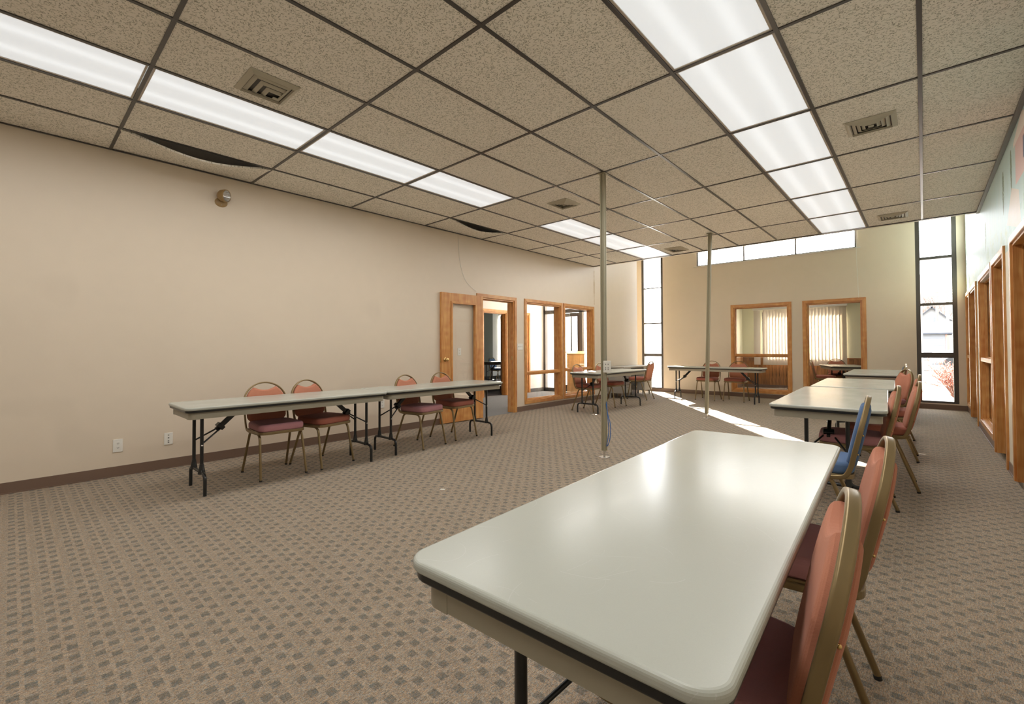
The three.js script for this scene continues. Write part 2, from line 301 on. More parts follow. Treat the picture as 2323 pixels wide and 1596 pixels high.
// ---------------------------------------------------------------- suspended ceiling
const ceiling = struct('ceiling', 'suspended ceiling of fissured beige tiles in a dark metal grid', 'ceiling');
const lampCells = new Set();
for (const k of [-2, -1, 0, 1, 2, 4, 5, 6]) lampCells.add('2,' + (k + 4));
for (const k of [-2, -1, 0, 1, 2, 3, 4, 5, 6]) lampCells.add('7,' + (k + 4));
const sagCells = new Set(['0,4', '0,7']);
const BAR = 0.012;
function tileGeometry(w, d, variant) {
  const g = new THREE.BoxGeometry(w, 0.016, d), uv = g.attributes.uv, p = g.attributes.position;
  const off = [0.13 * variant, 0.37 * variant];
  for (let i = 0; i < uv.count; i++) uv.setXY(i, (variant % 2 ? -1 : 1) * p.getX(i) + off[0], (variant > 1 ? -1 : 1) * p.getZ(i) + off[1]);
  return g;
}
seed = 4242;
const tileCache = new Map();
for (let i = 0; i < gridX.length - 1; i++) for (let j = 0; j < gridU.length - 1; j++) {
  if (lampCells.has(i + ',' + j)) continue;
  const x0 = gridX[i], x1 = gridX[i + 1], u0 = gridU[j], u1 = gridU[j + 1], w = x1 - x0 - 0.004, d = u1 - u0 - 0.004;
  const mat = (i === 6 && j === 6) || (i === 3 && j === 6) ? M.tileB : M.tile;
  if (sagCells.has(i + ',' + j)) {                                     // a tile whose inner edge has sagged off the grid
    const g = new THREE.BoxGeometry(w - 0.02, 0.016, d, 6, 1, 24), p = g.attributes.position, uv = g.attributes.uv;
    for (let k = 0; k < p.count; k++) {
      uv.setXY(k, p.getX(k), p.getZ(k));
      const t = Math.cos(clamp(p.getZ(k) / d, -0.5, 0.5) * Math.PI), s = clamp((p.getX(k) + w / 2) / w);
      p.setY(k, p.getY(k) - (j === 4 ? 0.085 : 0.075) * Math.pow(t, 1.2) * s * s - 0.012 * s); p.setX(k, p.getX(k) - 0.03 * t * s);
    }
    g.computeVertexNormals();
    const o = mesh('sagging_tile', g, M.tile, ceiling); o.position.set((x0 + x1) / 2 - 0.008, HC + 0.014, -(u0 + u1) / 2); o.userData.label = 'sagging ceiling tile with a dark gap at its edge';
    continue;
  }
  const v = Math.floor(rnd() * 4), key = [w.toFixed(3), d.toFixed(3), v].join();
  if (!tileCache.has(key)) tileCache.set(key, tileGeometry(w, d, v));
  const o = mesh('tile', tileCache.get(key), mat, ceiling); o.position.set((x0 + x1) / 2, HC + 0.009, -(u0 + u1) / 2);
}
for (let i = 1; i < gridX.length - 1; i++) mesh('main_runner', boxU(gridX[i] - BAR, gridX[i] + BAR, HC - 0.006, HC + 0.0015, UB, UE, 0.001), M.grid, ceiling);
for (let j = 1; j < gridU.length - 1; j++) mesh('cross_tee', boxU(XL, XR, HC - 0.0055, HC + 0.001, gridU[j] - BAR, gridU[j] + BAR, 0.001), M.grid, ceiling);
setting(mesh('trim_1', boxU(XL, XL + 0.018, HC - 0.008, HC + 0.002, UB, UE, 0.001), M.grid), 'dark wall angle where ceiling meets the beige wall', 'trim');
setting(mesh('trim_2', boxU(XR - 0.03, XR, HC - 0.03, HC + 0.002, UB, UE, 0.001), M.grid), 'dark wall angle where ceiling meets the mural', 'trim');
setting(mesh('trim_3', boxU(XL, XR, HC - 0.012, HC + 0.002, UE - 0.02, UE, 0.001), M.grid), 'dark edge trim at the end of the tiled ceiling', 'trim');
// small metal hooks left hanging on the grid
for (const [x, u, where] of [[-4.261, 2.55, 'grid bar beside a lit panel'], [-4.871, 2.45, 'grid bar nearest the beige wall'], [-3.042, 5.95, 'grid bar between two vents'], [-3.042, 6.45, 'grid bar before the far post']]) {
  const o = mesh('ceiling_hook', tube([V3(-0.012, 0.006, 0), V3(-0.012, -0.012, 0), V3(0.004, -0.022, 0.004), V3(0.012, -0.012, 0), V3(0.002, -0.03, -0.004)], 0.0022, 14, 5), M.chrome);
  o.position.set(x, HC - 0.006, -u); tag(o, 'small metal hook clipped to ceiling ' + where, 'hook', 'hooks on the ceiling grid');
}

// fluorescent panels: the prismatic lens glows, a rectangular light just below it lights the room
const lensMap = (() => {
  const t = texture(64, 8, (u) => { const s = Math.exp(-Math.pow((u - 0.27) / 0.085, 2)) + Math.exp(-Math.pow((u - 0.73) / 0.085, 2)); const k = 0.80 + 0.2 * clamp(s); return [k, k, k]; }, 1, 1, true); return t;
})();
M.lens = std(col(0.75, 0.77, 0.78), 0.5, { emissive: col(0.66, 0.69, 0.71), emissiveMap: lensMap, emissiveIntensity: 1.0 });
M.lensFrame = std(col(0.55, 0.48, 0.40), 0.4);
const lensGeo = new THREE.BoxGeometry(0.555, 0.004, 1.165);
const lensRim = merge([box(-0.29, -0.2775, -0.004, 0.03, -0.595, 0.595), box(0.2775, 0.29, -0.004, 0.03, -0.595, 0.595), box(-0.29, 0.29, -0.004, 0.03, -0.595, -0.5825), box(-0.29, 0.29, -0.004, 0.03, 0.5825, 0.595)]);
const housing = merge([box(-0.29, 0.29, 0.09, 0.1, -0.595, 0.595)]);
function panel(i, j, label, group) {
  const x = (gridX[i] + gridX[i + 1]) / 2, u0 = gridU[j], u1 = gridU[j + 1], u = (u0 + u1) / 2;
  const t = thing('ceiling_light', label, 'ceiling light', x, HC + 0.004, u, 0, group);
  const s = (u1 - u0) / 1.2192;
  const L = mesh('lens', lensGeo, M.lens, t); L.position.y = 0.004; L.scale.z = s;
  const R = mesh('frame', lensRim, M.lensFrame, t); R.scale.z = s;
  const H = mesh('housing', housing, M.white, t); H.scale.z = s;
  const a = new THREE.RectAreaLight(LAMP_COLOR, LAMP, 0.55, 1.15 * s);
  a.name = 'panel'; a.position.set(0, -0.004, 0); a.rotation.x = -Math.PI / 2; t.add(a);
}
for (const c of lampCells) {
  const [i, j] = c.split(',').map(Number);
  const nth = ['first', 'second', 'third', 'fourth', 'fifth', 'sixth', 'seventh', 'eighth', 'ninth'][10 - j];
  if (i === 2) panel(i, j, { 2: 'lit ceiling panel of the wall row, second before the corner vent', 3: 'lit ceiling panel of the wall row, the one before the corner vent', 4: 'lit ceiling panel beside the vent with louvers fanned to a corner', 5: 'lit ceiling panel of the wall row, second before the gap', 6: 'lit ceiling panel of the wall row, just before the gap', 8: 'lit ceiling panel of the wall row, just past the gap', 9: 'lit ceiling panel of the wall row, middle of three past the gap', 10: 'lit ceiling panel of the wall row, last before the window bay' }[j], 'ceiling panels in the row along the beige wall');
  else panel(i, j, 'lit ceiling panel near the mural, ' + nth + ' in its row counted from the window bay', 'ceiling panels in the row near the mural');
}

// square diffusers
function vent(x, u, label, sx, su, corner) {
  const t = thing('ceiling_vent', label, 'vent', x, HC, u, 0, 'ceiling vents');
  const w = sx / 2, d = su / 2;
  mesh('backing', box(-w + 0.03, w - 0.03, -0.006, -0.002, -d + 0.03, d - 0.03), M.slot, t);
  const ring = (cx, cz, a, b, y0, k, yk) => {                           // four sloping blades
    const q = [[-a, -b], [a, -b], [a, b], [-a, b]], g = new THREE.BufferGeometry(), v = [], n = 0.0035;
    const P = (i, s, y) => [cx + q[i % 4][0] + Math.sign(q[i % 4][0]) * s, y, cz + q[i % 4][1] + Math.sign(q[i % 4][1]) * s];
    const quad = (A, B, C, D) => v.push(...A, ...B, ...C, ...A, ...C, ...D);
    for (let i = 0; i < 4; i++) { quad(P(i, 0, y0), P(i + 1, 0, y0), P(i + 1, k, yk), P(i, k, yk)); quad(P(i, 0, y0 + n), P(i, k, yk + n), P(i + 1, k, yk + n), P(i + 1, 0, y0 + n)); quad(P(i, k, yk), P(i + 1, k, yk), P(i + 1, k, yk + n), P(i, k, yk + n)); quad(P(i, 0, y0), P(i, 0, y0 + n), P(i + 1, 0, y0 + n), P(i + 1, 0, y0)); }
    g.setAttribute('position', new THREE.Float32BufferAttribute(v, 3)); g.computeVertexNormals(); return g;
  };
  mesh('frame', ring(0, 0, w - 0.032, d - 0.032, -0.022, 0.032, -0.004), M.ventPaint, t);
  mesh('frame_lip', ring(0, 0, w - 0.036, d - 0.036, -0.004, 0.005, -0.022), M.ventPaint, t);
  const n = 4;
  for (let k = 0; k < n; k++) {
    const a = (w - 0.045) * (1 - k / n), b = (d - 0.045) * (1 - k / n), ox = corner ? -(w - 0.045 - a) * 0.9 : 0, oz = corner ? (d - 0.045 - b) * 0.0 - (d - 0.045 - b) * 0.9 : 0;
    if (k < n - 1) mesh('louver', ring(ox, oz, a - 0.022, b - 0.022, -0.021, 0.024, -0.007), M.ventPaint, t);
    else mesh('louver', box(ox - a * 0.6, ox + a * 0.6, -0.02, -0.016, oz - b * 0.6, oz + b * 0.6), M.ventPaint, t);
  }
}
vent(-3.365, 1.235, 'beige ceiling vent beside the second lit panel with louvers fanned to one corner', 0.335, 0.335, true);
vent(-3.345, 4.87, 'beige square ceiling vent with nested louvers beyond the near post', 0.30, 0.335);
vent(-3.37, 8.6, 'beige square ceiling vent close to the clerestory window beside the last lit panel', 0.32, 0.4);
vent(-0.295, 4.9, 'beige square ceiling vent above the row of tables, nearer the middle of the ceiling', 0.325, 0.335);
vent(-0.295, 8.56, 'beige square ceiling vent above the row of tables, next to the tall street window', 0.325, 0.335);
console.log('shell done');

// ---------------------------------------------------------------- wood frames
// a local frame: x along the wall, y up, z out of the wall towards the room
function mitred(a0, a1, y0, y1, cw, th, sides = 'tblr') {
  const P = (x, y) => new THREE.Vector2(x, y), out = {};
  const o = [a0 - cw, a1 + cw, y0 - cw, y1 + cw], bev = { bevelEnabled: true, bevelThickness: 0.004, bevelSize: 0.004, bevelOffset: -0.004, bevelSegments: 2 };
  const open = !sides.includes('b');
  const ex = (pts) => metreUV(extrude(new THREE.Shape(pts), th - 0.004, bev));
  if (sides.includes('t')) out.casing_head = ex([P(a0, y1), P(a1, y1), P(o[1], o[3]), P(o[0], o[3])]);
  if (sides.includes('b')) out.casing_sill = ex([P(o[0], o[2]), P(o[1], o[2]), P(a1, y0), P(a0, y0)]);
  out.casing_side_a = ex([P(o[0], open ? y0 : o[2]), P(a0, y0), P(a0, y1), P(o[0], o[3])]);
  out.casing_side_b = ex([P(a1, y0), P(o[1], open ? y0 : o[2]), P(o[1], o[3]), P(a1, y1)]);
  return out;
}
function woodWindow(t, [a0, a1, y0, y1], rail, cw, depth) {
  const f = mitred(a0, a1, y0, y1, cw, 0.018);
  for (const k in f) mesh('casing', f[k], M.wood, t);
  const j = 0.02, z0 = -depth, z1 = 0.001;
  mesh('jamb', woodAt(box(a0, a0 + j, y0, y1, z0, z1)), M.wood, t); mesh('jamb', woodAt(box(a1 - j, a1, y0, y1, z0, z1)), M.wood, t);
  mesh('jamb', woodAt(box(a0 + j, a1 - j, y1 - j, y1, z0, z1)), M.wood, t); mesh('sill', woodAt(box(a0 + j, a1 - j, y0, y0 + j, z0, z1)), M.wood, t);
  mesh('rail', woodAt(box(a0 + j, a1 - j, rail - 0.025, rail + 0.025, z0 + 0.02, 0.008, 0.004)), M.wood, t);
  const s = 0.012;
  for (const [p, q] of [[y0 + j, rail - 0.025], [rail + 0.025, y1 - j]]) {
    mesh('glazing_stop', merge([[a0 + j, a0 + j + s, p, q], [a1 - j - s, a1 - j, p, q], [a0 + j, a1 - j, p, p + s], [a0 + j, a1 - j, q - s, q]].map(([a, b, c, d]) => woodAt(box(a, b, c, d, z0 / 2 + 0.006, z0 / 2 + 0.03)))), M.wood, t);
    mesh('pane', new THREE.PlaneGeometry(a1 - a0 - 2 * j, q - p).translate((a0 + a1) / 2, (p + q) / 2, z0 / 2), M.glass, t);
  }
}
function woodDoorFrame(t, [a0, a1, y0, y1], cw, depth) {
  const f = mitred(a0, a1, y0, y1, cw, 0.018, 'tlr');
  for (const k in f) mesh('casing', f[k], M.wood, t);
  const j = 0.022;
  mesh('jamb', woodAt(box(a0, a0 + j, y0, y1, -depth, 0.001)), M.wood, t); mesh('jamb', woodAt(box(a1 - j, a1, y0, y1, -depth, 0.001)), M.wood, t); mesh('jamb', woodAt(box(a0 + j, a1 - j, y1 - j, y1, -depth, 0.001)), M.wood, t);
  const s = 0.012;
  mesh('door_stop', merge([woodAt(box(a0 + j, a0 + j + s, y0, y1 - j, -depth * 0.75, -depth * 0.4)), woodAt(box(a1 - j - s, a1 - j, y0, y1 - j, -depth * 0.75, -depth * 0.4)), woodAt(box(a0 + j, a1 - j, y1 - j - s, y1 - j, -depth * 0.75, -depth * 0.4))]), M.wood, t);
}
const onLeft = (name, label, cat) => struct(name, label, cat, XL, 0, 0, Math.PI / 2);       // local x = u
const onFar = (name, label, cat) => struct(name, label, cat, 0, 0, UF, 0);                  // local x = x
const onRight = (name, label, cat) => struct(name, label, cat, XR, 0, 0, -Math.PI / 2);     // local x = -u
const flip = ([a, b, c, d]) => [-b, -a, c, d];

let g0 = onLeft('window_1', 'wood framed interior window with a low rail, next to the light switch', 'window'); woodWindow(g0, LW1, 0.70, 0.062, WT);
g0 = onLeft('window_2', 'wood framed interior window with a low rail, showing the lectern', 'window'); woodWindow(g0, LW2, 0.72, 0.062, WT);
const door1 = onLeft('door_1', 'wood door frame with glazed door folded back against the beige wall', 'door'); woodDoorFrame(door1, LDOOR, 0.062, WT);
mesh('strike_plate', box(LDOOR[1] - 0.024, LDOOR[1] - 0.0215, 0.96, 1.03, -0.05, -0.02), M.brass, door1);
{ // the leaf: local u 4.58 .. 5.47, hinged at 5.47, folded back
  const leaf = new THREE.Group(); leaf.name = 'leaf'; leaf.position.set(5.462, 0, 0.024); leaf.rotation.y = -0.022; door1.add(leaf);
  const W = 0.895, y0 = 0.012, y1 = 2.05, th = 0.044, la = -0.70, lb = -0.155, lc = 0.30, ld = 1.915;      // lite
  mesh('stile', woodAt(box(-W, la, y0, y1, 0, th, 0.003)), M.wood, leaf); mesh('stile', woodAt(box(lb, 0, y0, y1, 0, th, 0.003)), M.wood, leaf);
  mesh('rail', woodAt(box(la, lb, ld, y1, 0, th), 1), M.wood, leaf); mesh('rail', woodAt(box(la, lb, y0, lc, 0, th), 1), M.wood, leaf);
  const lf = mitred(la + 0.03, lb - 0.03, lc + 0.03, ld - 0.03, 0.035, 0.012);
  for (const k in lf) mesh('lite_frame', lf[k].translate(0, 0, th), M.wood, leaf);
  mesh('lite_frame', merge([woodAt(box(la, la + 0.03, lc, ld, 0.002, th)), woodAt(box(lb - 0.03, lb, lc, ld, 0.002, th)), woodAt(box(la, lb, lc, lc + 0.03, 0.002, th)), woodAt(box(la, lb, ld - 0.03, ld, 0.002, th))]), M.wood, leaf);
  mesh('pane', new THREE.PlaneGeometry(lb - la - 0.05, ld - lc - 0.05).translate((la + lb) / 2, (lc + ld) / 2, th / 2), M.glass, leaf);
  const knob = new THREE.LatheGeometry([[0, 0], [0.032, 0], [0.032, 0.006], [0.012, 0.01], [0.011, 0.03], [0.024, 0.04], [0.029, 0.052], [0.024, 0.064], [0, 0.067]].map(([a, b]) => new THREE.Vector2(a, b)), 20).rotateX(Math.PI / 2);
  const kn = mesh('knob', knob.translate(-W + 0.07, 1.0, th), M.brass, leaf); kn.userData.label = 'brass door knob';
  mesh('latch_plate', box(-W - 0.002, -W + 0.001, 0.96, 1.04, 0.01, 0.034), M.brass, leaf);
}
g0 = onFar('window_3', 'wood framed interior window with a rail, looking onto vertical blinds', 'window'); woodWindow(g0, FW, 0.985, 0.068, 0.16);
g0 = onFar('door_2', 'wood door frame opening to the panelled room', 'door'); woodDoorFrame(g0, FD, 0.068, 0.16);
g0 = onRight('window_4', 'wood framed interior window under the mural, beside the tall street window', 'window'); woodWindow(g0, flip(RWA), 1.0, 0.06, WT);
g0 = onRight('door_3', 'wood door frame under the mural between two wood framed windows', 'door'); woodDoorFrame(g0, flip(RDB), 0.06, WT);
g0 = onRight('window_5', 'wide wood framed interior window under the mural between two door frames', 'window'); woodWindow(g0, flip(RWC), 1.0, 0.06, WT);
g0 = onRight('door_4', 'wood door frame under the mural directly beside the wide interior window', 'door'); woodDoorFrame(g0, flip(RDD), 0.06, WT);
g0 = onRight('door_5', 'wood door frame under the painted house of the mural', 'door'); woodDoorFrame(g0, flip(RDE), 0.06, WT);

// ---------------------------------------------------------------- exterior windows in dark bronze frames
function metalWindow(t, [a0, a1, y0, y1], bars, fw, depth, m = M.bronze) {
  const z0 = -depth, z1 = -0.012;
  mesh('frame_side', box(a0, a0 + fw, y0, y1, z0, z1), m, t); mesh('frame_side', box(a1 - fw, a1, y0, y1, z0, z1), m, t);
  mesh('frame_head', box(a0 + fw, a1 - fw, y1 - fw, y1, z0, z1), m, t); mesh('frame_sill', box(a0 + fw, a1 - fw, y0, y0 + fw * 0.6, z0, z1 + 0.02), m, t);
  const cuts = [y0 + fw * 0.6];
  for (const [y, h] of bars) { mesh('transom', box(a0 + fw, a1 - fw, y - h / 2, y + h / 2, z0 + 0.01, z1 - 0.01), m, t); cuts.push(y - h / 2, y + h / 2); }
  cuts.push(y1 - fw);
  for (let i = 0; i < cuts.length; i += 2) mesh('pane', new THREE.PlaneGeometry(a1 - a0 - 2 * fw, cuts[i + 1] - cuts[i]).translate((a0 + a1) / 2, (cuts[i] + cuts[i + 1]) / 2, (z0 + z1) / 2), M.glass, t);
}
g0 = onFar('window_6', 'tall narrow window behind the steel desk, floor to ceiling, in dark metal', 'window'); metalWindow(g0, TALL_L, [[0.976, 0.075], [1.84, 0.035], [2.80, 0.022]], 0.06, 0.12);
g0 = onFar('window_7', 'tall narrow street window with dark metal frame beside the mural', 'window'); metalWindow(g0, TALL_R, [[1.015, 0.10], [1.985, 0.05], [2.87, 0.05]], 0.065, 0.12);
g0 = onFar('window_8', 'long high clerestory window with mini blinds under the ceiling', 'window');
metalWindow(g0, CLERE, [], 0.035, 0.14);
mesh('mullion', box(-3.125, -3.095, CLERE[2], CLERE[3], -0.14, -0.03), M.bronze, g0); mesh('mullion', box(-2.075, -2.045, CLERE[2], CLERE[3], -0.14, -0.03), M.bronze, g0);
setting(mesh('roof_eave', boxU(-5.05, -0.95, 4.12, 4.27, UF + 0.16, 13.85), M.white), 'white roof eave outside over the clerestory window', 'roof');
// mini blind hanging just inside the clerestory
M.slatWhite = std(col(0.85, 0.84, 0.8), 0.7, { transmission: 0.5, thickness: 0 });
{
  const t = thing('mini_blind', 'white horizontal mini blind lowered over the clerestory window', 'blind', -2.59, 0, UF - 0.03);
  const w = 1.64, sl = [];
  for (let y = 3.255; y < 3.86; y += 0.0215) { const g = new THREE.BoxGeometry(2 * w, 0.0008, 0.025); g.rotateX(0.17); sl.push(g.translate(0, y, 0)); }
  const s = mesh('slats', merge(sl), M.slatWhite, t); s.userData.kind = 'stuff';
  mesh('head_rail', box(-w, w, 3.86, 3.9, -0.02, 0.015), M.plastic, t); mesh('bottom_rail', box(-w - 0.03, w + 0.03, 3.222, 3.236, -0.014, 0.014, 0.003), M.plastic, t);
  mesh('pull_cord', tube([V3(1.60, 3.9, 0.02), V3(1.605, 3.0, 0.018), V3(1.63, 2.19, 0.03)], 0.0035, 12, 5), M.plastic, t);
}

// ---------------------------------------------------------------- baseboards
const BH = 0.092;
const baseU = (name, x, u0, u1, s, label) => setting(mesh(name, merge([boxU(Math.min(x, x + s * 0.006), Math.max(x, x + s * 0.006), 0, BH, u0, u1), boxU(Math.min(x, x + s * 0.014), Math.max(x, x + s * 0.014), 0, 0.008, u0, u1)]), M.vinyl), label, 'baseboard');
const baseX = (name, u, x0, x1, label) => setting(mesh(name, merge([boxU(x0, x1, 0, BH, u - 0.006, u), boxU(x0, x1, 0, 0.008, u - 0.014, u)]), M.vinyl), label, 'baseboard');
baseU('baseboard_left', XL, UB, 5.36, 1, 'brown vinyl baseboard along the long beige wall');
baseU('baseboard_left_beyond', XL, 6.40, 11.28, 1, 'brown vinyl baseboard under the interior windows');
baseX('baseboard_far', UF, -6.0, -1.945, 'brown vinyl baseboard under the window with blinds view');
baseX('baseboard_far_beyond', UF, -0.845, XR, 'brown vinyl baseboard under the tall street window');
baseU('baseboard_right', XR, 11.13, UF, -1, 'brown vinyl baseboard in the corner under the mural'); 
baseU('baseboard_right_middle', XR, 7.61, 9.75, -1, 'brown vinyl baseboard under the wide interior window');
baseU('baseboard_right_near', XR, 6.10, 6.50, -1, 'short brown vinyl baseboard between two door frames');
baseU('baseboard_right_rear', XR, UB, 4.88, -1, 'brown vinyl baseboard beside the foreground table');
// loose wire hanging down the wall to the door frame
const wire = mesh('loose_wire', tube([V3(XL + 0.006, HC - 0.02, -4.95), V3(XL + 0.008, 2.55, -5.0), V3(XL + 0.01, 2.28, -5.12), V3(XL + 0.01, 2.13, -5.36)], 0.0028, 24, 5), M.plastic);
tag(wire, 'thin pale wire hanging down the beige wall to the door frame', 'wire');
{ // old drip stain on the seam of the beige wall
  seed = 818; const s = new THREE.Shape(), L = [], R = []; for (let i = 0; i <= 26; i++) { const y = 2.16 + i * 0.03, w = 0.006 + 0.016 * vnoise(i * 0.6, 1.3, 99, 99, 7) + (i > 8 && i < 18 ? 0.012 : 0); L.push(new THREE.Vector2(9.142 - w, y)); R.unshift(new THREE.Vector2(9.142 + w * 0.8, y)); } s.setFromPoints([...L, ...R]);
  const o = mesh('stain', new THREE.ShapeGeometry(s).rotateY(Math.PI / 2).translate(XL + 0.0015, 0, 0), std(col(0.55, 0.43, 0.29), 0.6), scene.getObjectByName('wall_left')); o.userData.label = 'old yellowish drip stain on the wall seam'; }
console.log('frames done');

// ---------------------------------------------------------------- banquet chairs
// local: origin on the floor below the seat, the chair looks along +z
function sweep(pts, wides, w, n) {                                      // flat oval bar: w across the given wide axis, n across the other
  const K = 10, pos = [], idx = [], N = pts.length;
  for (let i = 0; i < N; i++) {
    const T = pts[Math.min(i + 1, N - 1)].clone().sub(pts[Math.max(i - 1, 0)]).normalize();
    const B = wides[i].clone().addScaledVector(T, -wides[i].dot(T)).normalize(), C = T.clone().cross(B);
    for (let k = 0; k < K; k++) {
      const a = k / K * Math.PI * 2, c = Math.cos(a), s = Math.sin(a), e = (v) => Math.sign(v) * Math.pow(Math.abs(v), 0.55);
      const p = pts[i].clone().addScaledVector(B, e(c) * w / 2).addScaledVector(C, e(s) * n / 2); pos.push(p.x, p.y, p.z);
    }
  }
  for (let i = 0; i < N - 1; i++) for (let k = 0; k < K; k++) { const a = i * K + k, b = i * K + (k + 1) % K; idx.push(a, b, a + K, b, b + K, a + K); }
  const g = new THREE.BufferGeometry(); g.setAttribute('position', new THREE.Float32BufferAttribute(pos, 3)); g.setIndex(idx); g.computeVertexNormals(); return g;
}
const RAKE = -0.22, BY = 0.435, BZ = -0.165;
const onBack = (x, s, n = 0) => V3(x, BY + s * Math.cos(RAKE) - n * Math.sin(RAKE), BZ + s * Math.sin(RAKE) + n * Math.cos(RAKE));
const chairGeo = (() => {
  const G = {};
  const leg = (sx, front) => {
    const z = front ? 1 : -1, top = V3(sx * 0.187, 0.413, front ? 0.155 : -0.085);
    return bentTube([V3(sx * 0.205, 0.012, z * 0.232), top, V3(sx * 0.187, 0.413, front ? 0.0 : 0.0)], 0.0115, front ? 0.06 : 0.04, 8);
  };
  G.legs = [leg(1, true), leg(-1, true), leg(1, false), leg(-1, false)];
  G.glides = [[1, 1], [-1, 1], [1, -1], [-1, -1]].map(([sx, z]) => cyl(V3(sx * 0.2052, 0, z * 0.2328), V3(sx * 0.2045, 0.014, z * 0.230), 0.0125, 0.0125, 10));
  // seat: rounded trapezoid with a crowned top
  const seatShape = (wf, wb, d, r) => { const s = new THREE.Shape(), f = wf / 2, b = wb / 2, y0 = -d / 2, y1 = d / 2;   // y1 is the back (shape y = -z)
    s.moveTo(-f + r, y0); s.lineTo(f - r, y0); s.quadraticCurveTo(f, y0, f - 0.004, y0 + r); s.lineTo(b + 0.002, y1 - r); s.quadraticCurveTo(b, y1, b - r, y1); s.lineTo(-b + r, y1); s.quadraticCurveTo(-b, y1, -b - 0.002, y1 - r); s.lineTo(-f + 0.004, y0 + r); s.quadraticCurveTo(-f, y0, -f + r, y0); return s; };
  let g = flat(seatShape(0.37, 0.33, 0.37, 0.07), 0.016, 0, { bevelEnabled: true, bevelThickness: 0.024, bevelSize: 0.024, bevelSegments: 5, curveSegments: 10 });
  g = g.translate(0, 0.459, 0.015);
  let p = g.attributes.position;
  for (let i = 0; i < p.count; i++) { const x = p.getX(i) / 0.2, z = (p.getZ(i) - 0.015) / 0.21; if (p.getY(i) > 0.48) p.setY(i, p.getY(i) + 0.012 * clamp(1 - 0.5 * (x * x + z * z))); }
  g.computeVertexNormals();
  G.seat = metreUV(g, 2);
  const ringS = seatShape(0.412, 0.372, 0.41, 0.075); ringS.holes.push(new THREE.Path(seatShape(0.38, 0.34, 0.378, 0.07).getPoints(8)));
  G.seatFrame = flat(ringS, 0.02, 0.415, { bevelEnabled: true, bevelThickness: 0.003, bevelSize: 0.003, bevelSegments: 2 }).translate(0, 0, 0.015);
  // back frame: from below the seat up the back, over the arch and down again
  const pts = [], wid = [], N = onBack(0, 0, 1).sub(onBack(0, 0, 0));
  const side = (sx) => { const a = []; const J = [V3(sx * 0.196, 0.418, 0.10), V3(sx * 0.197, 0.418, -0.02), V3(sx * 0.198, 0.42, -0.10), V3(sx * 0.198, 0.432, -0.148), onBack(sx * 0.198, 0.05), onBack(sx * 0.199, 0.12), onBack(sx * 0.199, 0.19)]; const c = new THREE.CatmullRomCurve3(J, false, 'centripetal').getPoints(30); for (let i = 0; i < c.length; i++) { const T = c[Math.min(i + 1, 30)].clone().sub(c[Math.max(i - 1, 0)]).normalize(); a.push([c[i], V3(1, 0, 0).cross(T)]); } return a; };
  for (const [q, w] of side(1)) { pts.push(q); wid.push(w.multiplyScalar(1)); }
  for (let k = 0; k <= 36; k++) { const a = k / 36 * Math.PI; pts.push(onBack(0.199 * Math.cos(a), 0.245 + 0.195 * Math.sin(a))); wid.push(N.clone()); }
  for (const [q, w] of side(-1).reverse()) { pts.push(q); wid.push(w); }
  // keep the wide axis on one side along the whole bar
  for (let i = 1; i < wid.length; i++) if (wid[i].dot(wid[i - 1]) < 0) wid[i].negate();
  G.backFrame = sweep(pts, wid, 0.026, 0.014);
  // padded back with a hand hold above it
  const s = new THREE.Shape(); s.moveTo(-0.158, 0.105); s.quadraticCurveTo(-0.15, 0.075, -0.10, 0.06); s.quadraticCurveTo(0, 0.04, 0.10, 0.06); s.quadraticCurveTo(0.15, 0.075, 0.158, 0.105); s.lineTo(0.163, 0.245);
  const am = 0.90; for (let k = 1; k <= 12; k++) { const a = k / 12 * am; s.lineTo(0.163 * Math.cos(a), 0.245 + 0.16 * Math.sin(a)); }
  s.quadraticCurveTo(0, 0.318, -0.163 * Math.cos(am), 0.245 + 0.16 * Math.sin(am));
  for (let k = 12; k >= 0; k--) { const a = k / 12 * am; s.lineTo(-0.163 * Math.cos(a), 0.245 + 0.16 * Math.sin(a)); }
  let b = extrude(s, 0.012, { bevelEnabled: true, bevelThickness: 0.016, bevelSize: 0.021, bevelSegments: 5, curveSegments: 12 }).translate(0, 0, -0.006);
  p = b.attributes.position;
  for (let i = 0; i < p.count; i++) { const x = p.getX(i) / 0.19, y = (p.getY(i) - 0.21) / 0.19; if (Math.abs(p.getZ(i)) > 0.012) p.setZ(i, p.getZ(i) + Math.sign(p.getZ(i)) * 0.009 * clamp(1 - 0.6 * (x * x + y * y))); }
  b.computeVertexNormals(); b = metreUV(b, 1);
  b.applyMatrix4(new THREE.Matrix4().makeRotationX(RAKE)).translate(0, BY, BZ);
  G.back = b;
  G.screws = [];
  for (const sx of [1, -1]) for (const q of [0.13, 0.24]) G.screws.push(new THREE.SphereGeometry(0.0045, 8, 6).translate(...onBack(sx * 0.19, q, -0.016).toArray()));
  return G;
})();
function makeChair(back, seat) {
  const t = new THREE.Group(); t.name = 'banquet_chair'; t.userData = { category: 'chair' };
  mesh('seat', chairGeo.seat, seat, t); mesh('backrest', chairGeo.back, back, t); mesh('seat_frame', chairGeo.seatFrame, M.gold, t); mesh('back_frame', chairGeo.backFrame, M.gold, t);
  chairGeo.legs.forEach((g, i) => { const l = mesh('leg', g, M.gold, t); mesh('foot_glide', chairGeo.glides[i], M.rubber, l); });
  for (const g of chairGeo.screws) mesh('screw', g, M.brass, t);
  return t;
}
const CH = { salmon: makeChair(M.salmon, M.rust), mauve: makeChair(M.salmon, M.mauve), blue: makeChair(M.blue, M.blue) };
